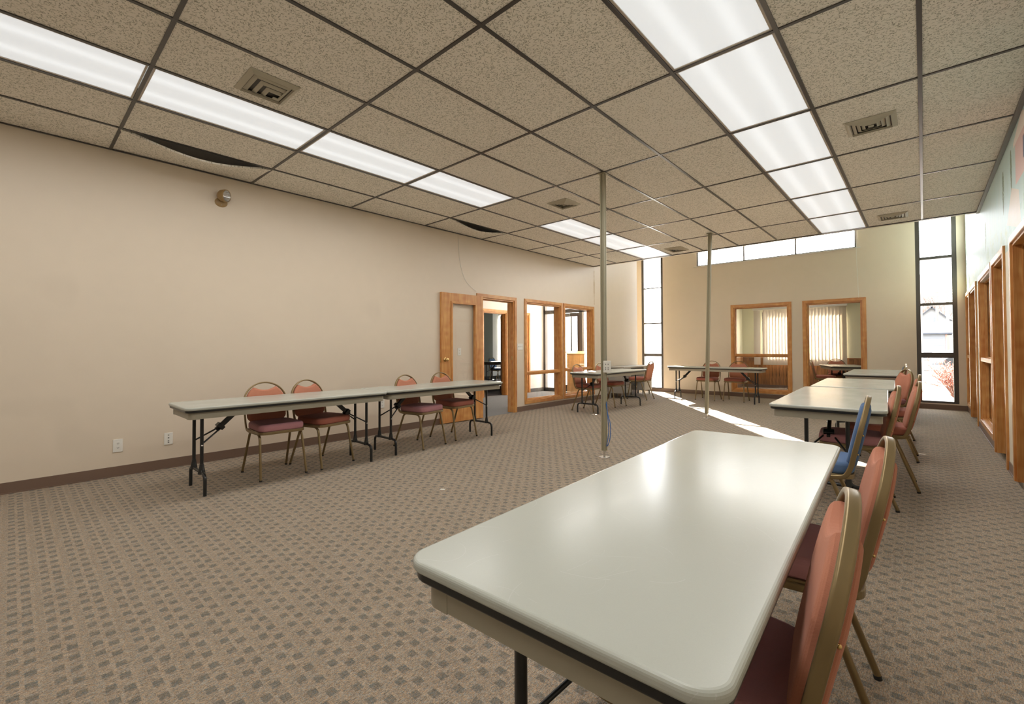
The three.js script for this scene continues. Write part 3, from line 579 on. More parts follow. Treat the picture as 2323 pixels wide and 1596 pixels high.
// faces the direction (dx, du); hs: height of the chair over the usual one
function chair(kind, x, u, dx, du, label, group, hs = 1) {
  const o = copyOf(CH[kind], label, x, 0, u, Math.atan2(dx, -du), group); o.scale.y = hs; return o;
}
const HL = 0.975, HR = 1.02;
const GL = 'chairs tucked under the tables along the beige wall';
chair('mauve', -4.51, 1.735, 1, 0, 'salmon back chair with maroon seat under first wall table, beside the data jack plate', GL, HL);
chair('salmon', -4.54, 2.225, 0.443, 0.117, 'salmon chair with rust seat near the joint of the two wall tables', GL, HL);
chair('mauve', -4.476, 3.437, 0.427, 0.082, 'salmon back chair with maroon seat just past the joint of the wall tables', GL, HL);
chair('salmon', -4.585, 4.075, 0.463, 0.043, 'salmon chair with rust seat in front of the glazed wood door', GL, HL);
const GM = 'chairs at the table near the desk';
chair('salmon', -4.62, 7.50, 1, 0, 'salmon chair at the table end in front of the lectern window', GM, 0.99);
chair('salmon', -4.64, 8.37, 1, -0.06, 'salmon chair half hidden by the near post', GM, 0.99);
chair('salmon', -4.76, 9.97, -1, -0.04, 'salmon chair drawn up to the steel desk', GM);
const GF = 'chairs behind the table at the end wall';
chair('salmon', -3.57, 10.87, 0, -1, 'salmon chair behind end wall table, crossed by the far post', GF);
chair('salmon', -3.02, 10.98, 0.03, -1, 'salmon chair behind end wall table, in front of the framed window', GF);
const GR = 'chairs in the row along the mural wall';
chair('mauve', -0.364, 1.10, -1, -0.13, 'salmon back chair with maroon seat at the rounded corner of foreground table', GR, 1.025);
chair('mauve', -0.343, 1.89, -1, -0.11, 'salmon back chair with maroon seat midway along foreground table', GR, HR);
chair('blue', -0.50, 3.45, -1, -0.07, 'blue fabric chair between the foreground table and the next', GR, HR);
chair('mauve', -0.40, 4.52, -1, -0.09, 'salmon back chair with maroon seat at the second table, next to blue chair', GR, HR);
chair('salmon', -0.29, 5.20, -1, -0.07, 'salmon chair with rust seat drawn out from the second table', GR, HR);
chair('salmon', -0.295, 6.52, -1, -0.02, 'salmon chair at the joint of the second and third tables', GR, HR);
chair('mauve', -0.40, 7.86, -0.93, -0.42, 'salmon chair at third table turned so its arched back shows', GR, HR);
chair('salmon', -0.46, 9.32, -1, 0.0, 'salmon chair at the fourth table by the end wall', GR, HR);
chair('blue', -0.49, 10.5, -1, 0.0, 'blue chair at the fourth table by the end wall', GR, HR);

// ---------------------------------------------------------------- folding banquet tables: local x along the length
function makeTable(L, W, T, label, group, x, u, turn) {
  const t = thing('folding_table', label, 'table', x, 0, u, turn, group);
  const r = 0.055, bev = { bevelEnabled: true, bevelThickness: 0.009, bevelSize: 0.009, bevelOffset: -0.009, bevelSegments: 4, curveSegments: 10 };
  mesh('tabletop', metreUV(flat(roundedRect(L, W, r), 0.006, T - 0.015, bev), 0), M.tabletop, t);
  mesh('edge_band', flat(roundedRect(L - 0.012, W - 0.012, r), 0.012, T - 0.036, { ...bev, bevelThickness: 0.005, bevelSize: 0.005, bevelOffset: -0.005 }), M.black, t);
  const ring = roundedRect(L - 0.06, W - 0.06, 0.045); ring.holes.push(new THREE.Path(roundedRect(L - 0.09, W - 0.09, 0.035).getPoints(6)));
  const ap = mesh('apron', flat(ring, 0.052, T - 0.094), M.apron, t);
  for (const sx of [1, -1]) for (const sz of [1, -1]) {                 // moulded corner caps
    const s = new THREE.Shape(), a = L / 2 - 0.029, b = W / 2 - 0.029, q = 0.046, k = 0.075;
    s.moveTo(a - k, b); s.lineTo(a - q, b); s.absarc(a - q, b - q, q, Math.PI / 2, 0, true); s.lineTo(a, b - k); s.lineTo(a - 0.012, b - k); s.lineTo(a - 0.012, b - q); s.absarc(a - q, b - q, q - 0.012, 0, Math.PI / 2, false); s.lineTo(a - k, b - 0.012);
    const g = flat(s, 0.056, T - 0.096); g.scale(sx, 1, sz); if (sx * sz < 0) { const i = g.attributes.position; for (let n = 0; n < i.count; n += 3) { for (const at of Object.values(g.attributes)) { const A = [], B = []; for (let c = 0; c < at.itemSize; c++) { A.push(at.getComponent(n, c)); B.push(at.getComponent(n + 1, c)); } for (let c = 0; c < at.itemSize; c++) { at.setComponent(n, c, B[c]); at.setComponent(n + 1, c, A[c]); } } } }
    mesh('corner_cap', g, M.apron, t);
  }
  mesh('underside', box(-L / 2 + 0.05, L / 2 - 0.05, T - 0.04, T - 0.036, -W / 2 + 0.05, W / 2 - 0.05), M.apron, t);
  const hf = W * 0.35, hu = Math.min(W * 0.19, 0.125), ri = 0.0135, yc = 0.17;
  for (const s of [1, -1]) {
    const X = s * (L / 2 - 0.155);
    for (const z of [1, -1]) {
      const leg = mesh('leg', bentTube([V3(X, T - 0.05, z * hu), V3(X, yc, z * hu), V3(X, yc - 0.005, z * hf), V3(X, 0, z * hf)], ri, 0.055, 8), M.black, t);
      mesh('gusset', cyl(V3(X, yc - 0.01, z * hu), V3(X, yc + 0.07, z * hu), 0.028, 0.0145, 10), M.black, leg);
      mesh('brace_arm', bentTube([V3(X, 0.40, z * hu), V3(X - s * 0.16, 0.50, z * 0.028)], 0.007, 0.02, 6), M.black, t);
      mesh('bolt', new THREE.SphereGeometry(0.009, 8, 6).translate(X, 0.39, z * (hu + 0.012)), M.chrome, leg);
    }
    mesh('crossbar', cyl(V3(X, yc, -hu), V3(X, yc, hu), ri), M.black, t);
    mesh('top_tube', cyl(V3(X, T - 0.055, -W * 0.38), V3(X, T - 0.055, W * 0.38), ri), M.black, t);
    const bar = box(-0.02, 0.02, 0, 0.30, -0.012, 0.012, 0.004);
    const d = V3(X - s * 0.34, T - 0.045, 0).sub(V3(X - s * 0.135, 0.485, 0)); bar.scale(1, d.length() / 0.30, 1);
    const m4 = new THREE.Matrix4().makeRotationZ(Math.atan2(-d.x, d.y)); bar.applyMatrix4(m4).translate(X - s * 0.135, 0.485, 0);
    mesh('brace_bar', bar, M.black, t);
    mesh('brace_slide', box(-0.03, 0.03, -0.018, 0.018, -0.034, 0.034, 0.004).applyMatrix4(m4).translate(X - s * 0.165, 0.515, 0), M.black, t);
  }
  return t;
}
const NORTH = Math.PI / 2;                                              // table length along u
makeTable(1.82, 0.60, 0.72, 'narrow grey green folding table along the beige wall, opposite the wall outlets', 'folding tables along the beige wall', -4.41, 1.835, NORTH);
makeTable(1.84, 0.60, 0.72, 'narrow grey green folding table along the beige wall reaching to the open door', 'folding tables along the beige wall', -4.455, 3.69, NORTH);
makeTable(1.96, 0.60, 0.735, 'folding table in front of the interior windows behind the near post', undefined, -4.42, 7.97, NORTH);
makeTable(1.95, 0.50, 0.745, 'narrow folding table with two chairs at the end wall', undefined, -3.37, 10.70, 0);
const RT = 'folding tables in the row along the mural wall';
makeTable(1.93, 0.62, 0.742, 'large scratched folding table in the foreground with glossy grey green top', RT, -0.535, 1.545, NORTH + 0.047);
makeTable(2.03, 0.70, 0.745, 'folding table second in the row, beside the blue chair', RT, -0.572, 5.03, NORTH + 0.043);
makeTable(1.74, 0.72, 0.745, 'folding table third in the row, touching the second', RT, -0.607, 7.03, NORTH + 0.035);
makeTable(2.1, 0.74, 0.745, 'folding table last in the row, in front of the end wall', RT, -0.612, 10.3, NORTH + 0.02);
console.log('tables done');

// ---------------------------------------------------------------- posts
function post(x0, u0, x1, u1, label, w) {
  const t = thing('partition_post', label, 'post', x0, 0, u0);
  const dir = V3(x1 - x0, HC, -(u1 - u0)), len = dir.length();
  t.quaternion.setFromUnitVectors(V3(0, 1, 0), dir.clone().normalize());
  const h = w / 2, s = new THREE.Shape(), n = 0.006, a = h * 0.36, P = [];
  for (let k = 0; k < 4; k++) { const c = Math.cos(k * Math.PI / 2), q = Math.sin(k * Math.PI / 2), R = (x, y) => P.push(new THREE.Vector2(x * c - y * q, x * q + y * c)); R(h, -h + 0.003); R(h, -a); R(h - n, -a + 0.003); R(h - n, a - 0.003); R(h, a); R(h, h - 0.003); R(h - 0.003, h); }
  s.setFromPoints(P);
  mesh('channel', flat(s, len - 0.085, 0.075), M.poleTan, t);
  mesh('jack_rod', cyl(V3(0, 0.004, 0), V3(0, 0.09, 0), 0.011), M.chrome, t);
  mesh('base_plate', new RoundedBoxGeometry(0.085, 0.008, 0.085, 2, 0.003).translate(0, 0.004, 0), M.chrome, t);
  mesh('ceiling_plate', box(-w * 0.9, w * 0.9, len - 0.014, len - 0.009, -w * 0.9, w * 0.9), M.poleTan, t);
  return t;
}
const p1 = post(-2.515, 4.395, -2.455, 4.30, 'square tan metal post with white outlet and blue cables', 0.05);
{
  const o = mesh('outlet_box', box(0.03, 0.062, 0.925, 1.035, -0.04, 0.03, 0.004), M.blueCable, p1); o.userData.label = 'blue electrical box';
  mesh('bracket', tube([V3(0.0, 1.0, 0.03), V3(0.02, 1.02, 0.05), V3(0.035, 1.0, 0.03), V3(0.02, 0.96, 0.045), V3(0.0, 0.94, 0.03)], 0.004, 20, 6), M.chrome, o);
  const c = mesh('cover_plate', new RoundedBoxGeometry(0.078, 0.125, 0.007, 2, 0.003).rotateY(0.45).translate(0.062, 0.98, 0.042), M.plastic, p1); c.userData.label = 'white outlet cover plate';
  for (const dy of [0.025, -0.012, -0.03]) for (const dx of [-0.012, 0.012]) mesh('socket_slot', box(-0.003, 0.003, -0.006, 0.006, -0.001, 0.001).rotateY(0.45).translate(0.062 + dx * 0.9, 0.98 + dy, 0.0463 - dx * 0.43), M.slot, c);
  mesh('cable', tube([V3(0.03, 0.60, 0.0), V3(0.04, 0.50, 0.005), V3(0.055, 0.40, 0.015), V3(0.06, 0.30, 0.01), V3(0.05, 0.22, 0.01), V3(0.035, 0.15, 0.005), V3(0.03, 0.13, 0)], 0.004, 30, 6), M.blueCable, p1);
  mesh('cable', tube([V3(0.03, 0.58, 0.01), V3(0.055, 0.46, 0.015), V3(0.082, 0.38, 0.02), V3(0.085, 0.28, 0.02), V3(0.075, 0.2, 0.02), V3(0.05, 0.14, 0.015), V3(0.03, 0.125, 0.005)], 0.004, 30, 6), M.blueCable, p1);
}
post(-2.66, 8.0, -2.505, 7.79, 'square tan metal post near the end wall table, slightly leaning', 0.05);

// ---------------------------------------------------------------- wall fittings
function plate(u, y, label, kind, w = 0.072, h = 0.118) {
  const t = thing('wall_plate', label, kind === 'switch' ? 'light switch' : 'outlet', XL, y, u, NORTH);
  mesh('plate', new RoundedBoxGeometry(w, h, 0.006, 2, 0.0025).translate(0, 0, 0.003), M.plastic, t);
  if (kind === 'duplex') for (const dy of [0.02, -0.02]) {
    const s = mesh('socket', new THREE.CylinderGeometry(0.0165, 0.0165, 0.003, 16).rotateX(Math.PI / 2).translate(0, dy, 0.0068), M.plastic, t);
    for (const dx of [-0.006, 0.006]) mesh('slot', box(dx - 0.0015, dx + 0.0015, dy - 0.002, dy + 0.006, 0.008, 0.0088), M.slot, s);
    mesh('slot', box(-0.0025, 0.0025, dy - 0.0095, dy - 0.005, 0.008, 0.0088), M.slot, s);
  } else if (kind === 'jack') { for (const dy of [0.035, 0.008, -0.022, -0.036]) mesh('jack', box(-0.006, 0.006, dy - 0.004, dy + 0.004, 0.0055, 0.0068), M.slot, t); } else for (const dx of [-0.045, 0, 0.045]) mesh('toggle', box(dx - 0.005, dx + 0.005, -0.006, 0.012, 0.006, 0.016, 0.002), M.plastic, t);
  return t;
}
plate(0.695, 0.282, 'white duplex outlet low on the beige wall, first of the wall plates', 'duplex');
plate(1.085, 0.29, 'white data jack plate low on the beige wall beside the table leg', 'jack');
plate(3.536, 0.414, 'white outlet behind the legs where the wall tables meet', 'duplex');
plate(6.503, 1.2, 'white triple light switch between the door frame and window', 'switch', 0.155, 0.114);
plate(4.98, 1.12, 'white outlet seen through the glass of the folded door', 'duplex', 0.072, 0.118);
{
  const t = thing('emergency_light', 'brass coloured emergency spotlight high on the beige wall', 'wall light', XL, 2.80, 1.525, NORTH);
  mesh('mount', new THREE.SphereGeometry(0.062, 24, 12, 0, Math.PI * 2, 0, Math.PI / 2).scale(1, 0.35, 0.8).rotateX(Math.PI / 2).translate(0.012, -0.055, 0), M.brassPaint = std(col(0.36, 0.235, 0.10), 0.4), t);
  const head = new THREE.LatheGeometry([[0, 0], [0.03, 0.004], [0.05, 0.03], [0.058, 0.07], [0.055, 0.085], [0.05, 0.083]].map(([a, b]) => new THREE.Vector2(a, b)), 24);
  const h = new THREE.Group(); h.name = 'lamp_head'; h.position.set(-0.02, 0.012, 0.02); h.quaternion.setFromUnitVectors(V3(0, 1, 0), V3(0.62, -0.12, 0.78).normalize()); h.scale.setScalar(1.15); t.add(h);
  mesh('shell', head, M.brassPaint, h);
  mesh('reflector', new THREE.LatheGeometry([[0, 0.045], [0.02, 0.05], [0.04, 0.066], [0.051, 0.083]].map(([a, b]) => new THREE.Vector2(a, b)), 24), M.chrome, h);
  mesh('lens', new THREE.CircleGeometry(0.051, 24).rotateX(-Math.PI / 2).translate(0, 0.0835, 0), std(col(0.9, 0.9, 0.9), 0.12, { transmission: 0.9, thickness: 0 }), h);
  mesh('screw', new THREE.SphereGeometry(0.005, 8, 6).translate(0.012, -0.085, 0.016), M.chrome, t);
}
mesh('paper_scrap', box(-0.02, 0.02, 0, 0.003, -0.011, 0.011).rotateY(0.5).translate(-2.93, 0.001, -2.48), M.plastic).userData = { label: 'small scrap of white paper on the carpet', category: 'paper' };

// ---------------------------------------------------------------- steel desk against the wall under the tall window
{
  const t = thing('steel_desk', 'grey steel office desk with drawers in the far corner', 'desk', 0, 0, 0);
  const xf = -5.04, xb = -5.44, u0 = 9.68, u1 = 11.2, top = 0.735, bot = 0.12;
  mesh('desktop', boxU(xb, xf + 0.02, top - 0.035, top, u0 - 0.015, u1 + 0.015, 0.006), std(col(0.42, 0.40, 0.36), 0.35), t);
  const ped = (a, b, n) => {
    const P = mesh('pedestal', boxU(xb + 0.02, xf - 0.012, bot, top - 0.036, a, b, 0.003), M.steelGrey, t);
    const h = (top - 0.045 - bot) / n;
    for (let i = 0; i < n; i++) { const d = mesh('drawer', boxU(xf - 0.012, xf, bot + h * i + 0.006, bot + h * (i + 1) - 0.004, a + 0.006, b - 0.006, 0.003), M.steelGrey, t); mesh('drawer_pull', boxU(xf, xf + 0.016, bot + h * (i + 0.62), bot + h * (i + 0.62) + 0.022, (a + b) / 2 - 0.05, (a + b) / 2 + 0.05, 0.005), M.chrome, d); }
    for (const x of [xb + 0.05, xf - 0.05]) for (const u of [a + 0.04, b - 0.04]) mesh('leg', boxU(x - 0.016, x + 0.016, 0, bot, u - 0.016, u + 0.016), M.steelGrey, t);
  };
  ped(u0, 10.08, 3); ped(10.76, u1, 2);
  mesh('modesty_panel', boxU(xb + 0.02, xb + 0.035, 0.25, top - 0.036, 10.08, 10.76), M.darkGrey, t);
}
console.log('fittings done');

// ---------------------------------------------------------------- entrance hall behind the beige wall
const FX = -7.62, FU = 10.12, FH = 2.75;                               // its far side wall, its storefront, its ceiling
setting(mesh('floor_entrance', metreUV(boxU(FX - 0.13, XL - 0.001, -0.139, 0.001, 4.6, FU + 0.05), 2), M.greyCarpet), 'grey speckled carpet of the entrance hall', 'carpet');
setting(mesh('ceiling_entrance', boxU(FX - 0.13, XL - WT, FH, FH + 0.1, 4.6, FU + 0.15), M.white), 'white ceiling of the entrance hall', 'ceiling');
const D2 = [7.72, 8.53, 0, 2.06], D3 = [8.72, 9.42, 0, 2.04];
setting(wallAlongU('wall_entrance_side', FX - 0.13, 0.13, 4.6, FU + 0.15, 0, HT, [D2, D3], M.white), 'white side wall of the entrance hall with two doorways', 'wall');
setting(wallAlongX('wall_entrance_back', 4.5, 0.1, FX - 0.13, XL - WT, 0, FH, [], M.white), 'white back wall of the entrance hall', 'wall');
setting(mesh('wall_entrance_head', boxU(FX, XL - WT, 2.55, HT, FU, FU + 0.12), M.white), 'white wall above the glass entrance', 'wall');
setting(mesh('baseboard_entrance', boxU(FX, FX + 0.008, 0, 0.10, 9.48, FU), M.darkGrey), 'dark baseboard beside the glass entrance', 'baseboard');
const onHall = (name, label, cat) => struct(name, label, cat, FX, 0, 0, NORTH);
g0 = onHall('door_6', 'wood door frame across the entrance hall leading to the dark room with blue chairs', 'door'); woodDoorFrame(g0, D2, 0.06, 0.13);
{ const leaf = mesh('leaf', metreUV(box(-0.77, 0, 0.01, 2.03, -0.044, 0, 0.003), 1), M.wood, g0); leaf.position.set(D2[1] - 0.022, 0, -0.13); leaf.rotation.y = -2.36; for (const y of [0.25, 1.05, 1.85]) mesh('hinge', cyl(V3(-0.004, y, 0.004), V3(-0.004, y + 0.09, 0.004), 0.007), M.brass, leaf); }
g0 = onHall('door_7', 'closed plain wood door in the entrance hall', 'door'); woodDoorFrame(g0, D3, 0.06, 0.13);
{ const leaf = mesh('leaf', metreUV(box(D3[0] + 0.023, D3[1] - 0.023, 0.01, D3[3] - 0.023, -0.05, -0.008, 0.002), 1), M.wood, g0); for (const y of [0.25, 1.05, 1.75]) mesh('hinge', cyl(V3(D3[1] - 0.024, y, -0.004), V3(D3[1] - 0.024, y + 0.09, -0.004), 0.007), M.brass, leaf); }
{ // glass entrance: sidelight, door with push bar, sidelight
  const t = struct('door_8', 'dark metal and glass entrance door with sidelights', 'door', 0, 0, FU, 0), m = M.bronze, z0 = -0.05, z1 = 0.05, H = 2.55;
  const posts = [[FX, FX + 0.07], [-7.27, -7.15], [-6.47, -6.38], [XL - WT - 0.06, XL - WT]];
  for (const [a, b] of posts) mesh('mullion', box(a, b, 0, H, z0, z1), m, t);
  mesh('header', box(FX, XL - WT, 2.10, 2.20, z0, z1), m, t); mesh('header', box(FX, XL - WT, H - 0.06, H, z0, z1), m, t);
  mesh('sill', box(FX, -7.15, 0, 0.10, z0, z1), m, t); mesh('sill', box(-6.47, XL - WT, 0, 0.10, z0, z1), m, t); mesh('threshold', box(-7.15, -6.47, 0, 0.015, -0.08, 0.08), M.chrome, t);
  const pane = (a, b, c, d, p) => mesh('pane', new THREE.PlaneGeometry(b - a, d - c).translate((a + b) / 2, (c + d) / 2, 0), M.glass, p);
  pane(FX + 0.07, -7.27, 0.10, 2.10, t); pane(-6.38, XL - WT - 0.06, 0.10, 2.10, t); pane(FX + 0.07, XL - WT - 0.06, 2.20, H - 0.06, t);
  const d = mesh('door_leaf', merge([box(-7.145, -7.08, 0.02, 2.09, -0.022, 0.022), box(-6.54, -6.475, 0.02, 2.09, -0.022, 0.022), box(-7.08, -6.54, 2.0, 2.09, -0.022, 0.022), box(-7.08, -6.54, 0.02, 0.2, -0.022, 0.022)]), m, t);
  pane(-7.08, -6.54, 0.2, 2.0, d);
  mesh('push_bar', cyl(V3(-7.11, 1.06, 0.06), V3(-6.5, 1.06, 0.06), 0.013), M.chrome, d);
  mesh('bar_end', box(-7.135, -7.085, 1.02, 1.10, 0.022, 0.07), M.gold, d);
  mesh('door_closer', box(-7.05, -6.75, 2.02, 2.085, 0.022, 0.08, 0.01), M.darkGrey, d);
}
{ const t = thing('lectern', 'oak lectern standing in the entrance hall behind the interior window', 'lectern', -6.27, 0, 9.62, 0.5);
  mesh('cabinet', metreUV(box(-0.2, 0.2, 0.04, 1.02, -0.16, 0.16, 0.006), 1), M.oak, t); mesh('base', metreUV(box(-0.22, 0.22, 0, 0.06, -0.18, 0.18, 0.006), 0), M.oak, t);
  mesh('reading_top', metreUV(box(-0.22, 0.22, -0.012, 0.012, -0.18, 0.18, 0.005), 0).rotateX(0.16).translate(0, 1.055, 0), M.oak, t);
  mesh('corner_strip', metreUV(box(-0.21, -0.185, 0.06, 1.02, 0.145, 0.17, 0.004), 1), M.oak, t); mesh('corner_strip', metreUV(box(0.185, 0.21, 0.06, 1.02, 0.145, 0.17, 0.004), 1), M.oak, t);
}
// ---------------------------------------------------------------- dark room with blue chairs
const QX = -12.0;
setting(mesh('floor_dark_room', metreUV(boxU(QX, FX - 0.12, -0.139, 0.0, 6.5, 14.2), 0), M.stripeCarpet), 'dark striped carpet of the room with blue chairs', 'carpet');
setting(mesh('ceiling_dark_room', boxU(QX - 0.1, FX - 0.12, 2.75, 2.85, 6.5, 14.2), M.white), 'white ceiling of the room with blue chairs', 'ceiling');
setting(wallAlongU('wall_dark_room', QX - 0.12, 0.12, 6.4, 12.67, 0, 3.2, [], M.darkWall), 'dark grey green wall behind the blue chairs', 'wall');
const DW = [13.03, 14.05, 0.75, 2.45];
setting(wallAlongU('wall_dark_room_end', QX - 0.12, 0.12, 12.67, 14.3, 0, 3.2, [DW], M.white), 'pale wall with a blind covered window beyond the blue chairs', 'wall');
setting(wallAlongX('wall_dark_room_near', 6.4, 0.1, QX, FX - 0.13, 0, 2.85, [], M.white), 'pale near wall of the room with blue chairs', 'wall');
setting(wallAlongX('wall_dark_room_far', 14.2, 0.12, QX, -9.5, 0, 3.2, [], M.white), 'pale far wall of the room with blue chairs', 'wall');
setting(wallAlongU('wall_wing', FX - 0.13, 0.13, FU + 0.15, 11.4, 0, HT, [], M.white), 'white outside wing wall beside the glass entrance', 'wall');
setting(wallAlongX('wall_dark_room_step', 11.28, 0.12, -9.6, FX - 0.13, 0, 3.2, [], M.white), 'pale stepped end wall of the room with blue chairs', 'wall');
setting(wallAlongU('wall_dark_room_side', -9.6, 0.1, 11.4, 14.3, 0, 3.2, [], M.white), 'pale side wall of the room with blue chairs', 'wall');
setting(mesh('baseboard_dark_room', boxU(QX, QX + 0.01, 0, 0.12, 6.5, 14.2), M.black), 'black baseboard behind the blue chairs', 'baseboard');
{ const t = thing('mini_blind', 'white horizontal blind on the window beyond the blue chairs', 'blind', QX + 0.04, 0, 0); const sl = [];
  for (let y = 0.72; y < 2.45; y += 0.024) { const g = boxU(-0.0005, 0.0005, y, y + 0.024, DW[0] - 0.05, DW[1] + 0.05); g.translate(0, -y - 0.012, 0); g.rotateZ(0.5); g.translate(0, y + 0.012, 0); sl.push(g); }
  mesh('slats', merge(sl), M.slatWhite, t).userData.kind = 'stuff'; mesh('head_rail', boxU(-0.02, 0.02, 2.45, 2.5, DW[0] - 0.05, DW[1] + 0.05), M.plastic, t); }
makeTable(1.83, 0.76, 0.74, 'folding table with blue chairs in the dark room beyond the door', undefined, -10.2, 11.35, NORTH);
chair('blue', -10.68, 11.5, 1, 0.1, 'blue chair at the dark room table, clear of the blinds', 'blue chairs in the dark room');
chair('blue', -10.62, 12.15, 1, -0.05, 'blue chair at the dark room table, before the blinds', 'blue chairs in the dark room');
chair('blue', -9.65, 11.0, -1, 0.15, 'blue chair at the dark room table with its back to the doorway', 'blue chairs in the dark room');

// ---------------------------------------------------------------- panelled room beyond the end wall
const PX0 = -3.98, PX1 = -0.42, PU = 15.15, PH = 2.62, PW = [-3.45, -1.6, 0.78, 2.2];
setting(mesh('floor_panelled_room', metreUV(boxU(PX0 - 0.1, PX1 + 0.1, -0.139, 0.0, UF + 0.002, PU), 2), M.carpet), 'tan patterned carpet of the panelled room', 'carpet');
setting(mesh('ceiling_panelled_room', boxU(PX0 - 0.1, PX1 + 0.1, PH, PH + 0.14, UF + 0.16, PU + 0.12), M.white), 'white ceiling of the panelled room', 'ceiling');
setting(wallAlongX('wall_panelled_end', PU, 0.12, PX0 - 0.1, PX1 + 0.1, 0, PH + 0.14, [PW], M.paleGreen), 'pale green wall with window and vertical blinds', 'wall');
setting(wallAlongU('wall_panelled_left', PX0 - 0.1, 0.1, UF + 0.16, PU, 0, PH + 0.14, [], M.paleGreen), 'pale green side wall of the panelled room, beside the framed window', 'wall');
setting(wallAlongU('wall_panelled_right', PX1, 0.1, UF + 0.16, PU, 0, PH + 0.14, [], M.paleGreen), 'pale green side wall of the panelled room, beside the door', 'wall');
{ // wainscot of upright boards
  const t = struct('trim_4', 'brown knotty pine wainscot boards under the vertical blinds', 'wainscot'); seed = 99;
  const bw = 0.088, vars = [0, 1, 2, 3].map(() => metreUV(box(-bw / 2 + 0.002, bw / 2 - 0.002, 0.09, 0.86, -0.012, 0, 0.002), 1));
  for (let x = PX0 + bw / 2; x < PX1 - bw / 3; x += bw) { const b = mesh('board', vars[Math.floor(rnd() * 4)], M.pine, t); b.position.set(x, 0, -PU + 0.012); }
  for (let u = PU - 0.07; u > UF + 0.3; u -= bw) { const b = mesh('board', vars[Math.floor(rnd() * 4)], M.pine, t); b.position.set(PX0 + 0.015, 0, -u); b.rotation.y = NORTH; }
  mesh('cap_rail', merge([metreUV(boxU(PX0, PX1, 0.86, 0.885, PU - 0.022, PU), 0), metreUV(boxU(PX0, PX0 + 0.022, 0.86, 0.885, UF + 0.17, PU - 0.022), 2)]), M.pine, t);
  mesh('base_strip', merge([boxU(PX0, PX1, 0, 0.09, PU - 0.014, PU), boxU(PX0, PX0 + 0.014, 0, 0.09, UF + 0.17, PU - 0.014)]), M.vinyl, t);
  mesh('backing', merge([boxU(PX0, PX1, 0.0, 0.86, PU - 0.003, PU - 0.001), boxU(PX0 + 0.001, PX0 + 0.003, 0.0, 0.86, UF + 0.17, PU)]), M.slot, t);
}
g0 = struct('window_9', 'wide window in dark metal frame behind the vertical blinds', 'window', 0, 0, PU, 0); metalWindow(g0, PW, [], 0.05, 0.1);
M.vane = std(col(0.74, 0.67, 0.57), 0.9, { transmission: 0.2, thickness: 0 });
{ const t = thing('vertical_blind', 'cream vertical blind with separate vanes in the panelled room', 'blind', 0, 0, PU - 0.10);
  mesh('valance', box(-3.66, -1.44, 2.26, 2.37, -0.01, 0.055, 0.004), M.plastic, t);
  seed = 55; const vg = new THREE.BoxGeometry(0.087, 1.60, 0.0012);
  let k = 0; for (let x = -3.6; x < -1.47; x += 0.0775, k++) { if (k === 2) continue; const v = mesh('vane', vg, M.vane, t); v.position.set(x, 1.47, 0); v.rotation.y = 0.42 + rr(-0.07, 0.07); }
}
makeTable(1.5, 0.76, 0.735, 'folding table in the panelled room seen through the end wall doorway', undefined, -1.42, 13.83, 1.865);
chair('salmon', -1.74, 13.35, 1, 0.12, 'salmon chair beside the panelled room table, seat turned to the doorway edge', 'chairs in the panelled room');
chair('salmon', -1.62, 14.62, 0.25, -1, 'salmon chair behind the panelled room table', 'chairs in the panelled room');
chair('salmon', -1.05, 14.05, -1, -0.2, 'salmon chair at the corner of the panelled room table', 'chairs in the panelled room');

// ---------------------------------------------------------------- corridor behind the mural wall
setting(mesh('floor_corridor', metreUV(boxU(XR + 0.02, 2.4, -0.139, 0.0, UB, UF), 2), M.carpet), 'tan carpet of the corridor behind the wood frames', 'carpet');
setting(mesh('ceiling_corridor', boxU(XR + WT, 2.5, 2.6, 2.7, UB, UF), M.white), 'white ceiling of the corridor behind the wood frames', 'ceiling');
setting(wallAlongU('wall_corridor', 2.4, 0.1, UB, UF, 0, 2.7, [], M.cream), 'cream wall of the corridor behind the wood frames', 'wall');
setting(wallAlongX('wall_corridor_end', UF, 0.1, XR + WT, 2.5, 0, 2.7, [], M.cream), 'cream end wall of the corridor', 'wall');
setting(wallAlongX('wall_corridor_back', UB - 0.1, 0.1, XR + WT, 2.5, 0, 2.7, [], M.cream), 'cream back wall of the corridor', 'wall');

// ---------------------------------------------------------------- outdoors
const ground = (name, m, x0, x1, u0, u1, y, label, cat) => setting(mesh(name, metreUV(boxU(x0, x1, y - 0.1, y, u0, u1), 2), m), label, cat);
const speck = (r, g, b, s, amp, metres) => std(0xffffff, 0.95, { map: texture(256, 256, (u, v, x, y) => { const t = 1 - amp / 2 + amp * hash2(x >> 1, y >> 1, s) + 0.3 * (vnoise(u * 5, v * 5, 5, 5, s + 1) - 0.5); return [r * t, g * t, b * t]; }, metres, metres) });
M.gravel = speck(0.30, 0.29, 0.27, 201, 0.4, 3); M.mulch = speck(0.085, 0.055, 0.04, 203, 0.9, 0.8); M.concrete = speck(0.12, 0.118, 0.115, 205, 0.15, 2); M.asphalt = speck(0.05, 0.052, 0.058, 207, 0.3, 2); M.lawn = speck(0.085, 0.075, 0.055, 209, 0.6, 2); M.snow = speck(0.4, 0.41, 0.44, 211, 0.08, 3);
ground('ground', M.lawn, -150, 150, -60, 260, -0.2, 'dry winter lawn around the building', 'lawn');
ground('pavement_apron', M.gravel, -30, -0.2, 12.3, 40, -0.17, 'pale gravel yard outside the tall corner window', 'pavement');
ground('planting_bed', M.mulch, -0.2, 8, 12.3, 18.2, -0.15, 'mulch bed under the street window', 'planting bed');
ground('path_walk', M.concrete, -0.2, 30, 18.2, 21, -0.17, 'concrete walk outside the street window', 'path');
ground('snow_patch', M.snow, -0.2, 14, 24, 29, -0.165, 'patch of old snow between walk and street', 'snow');
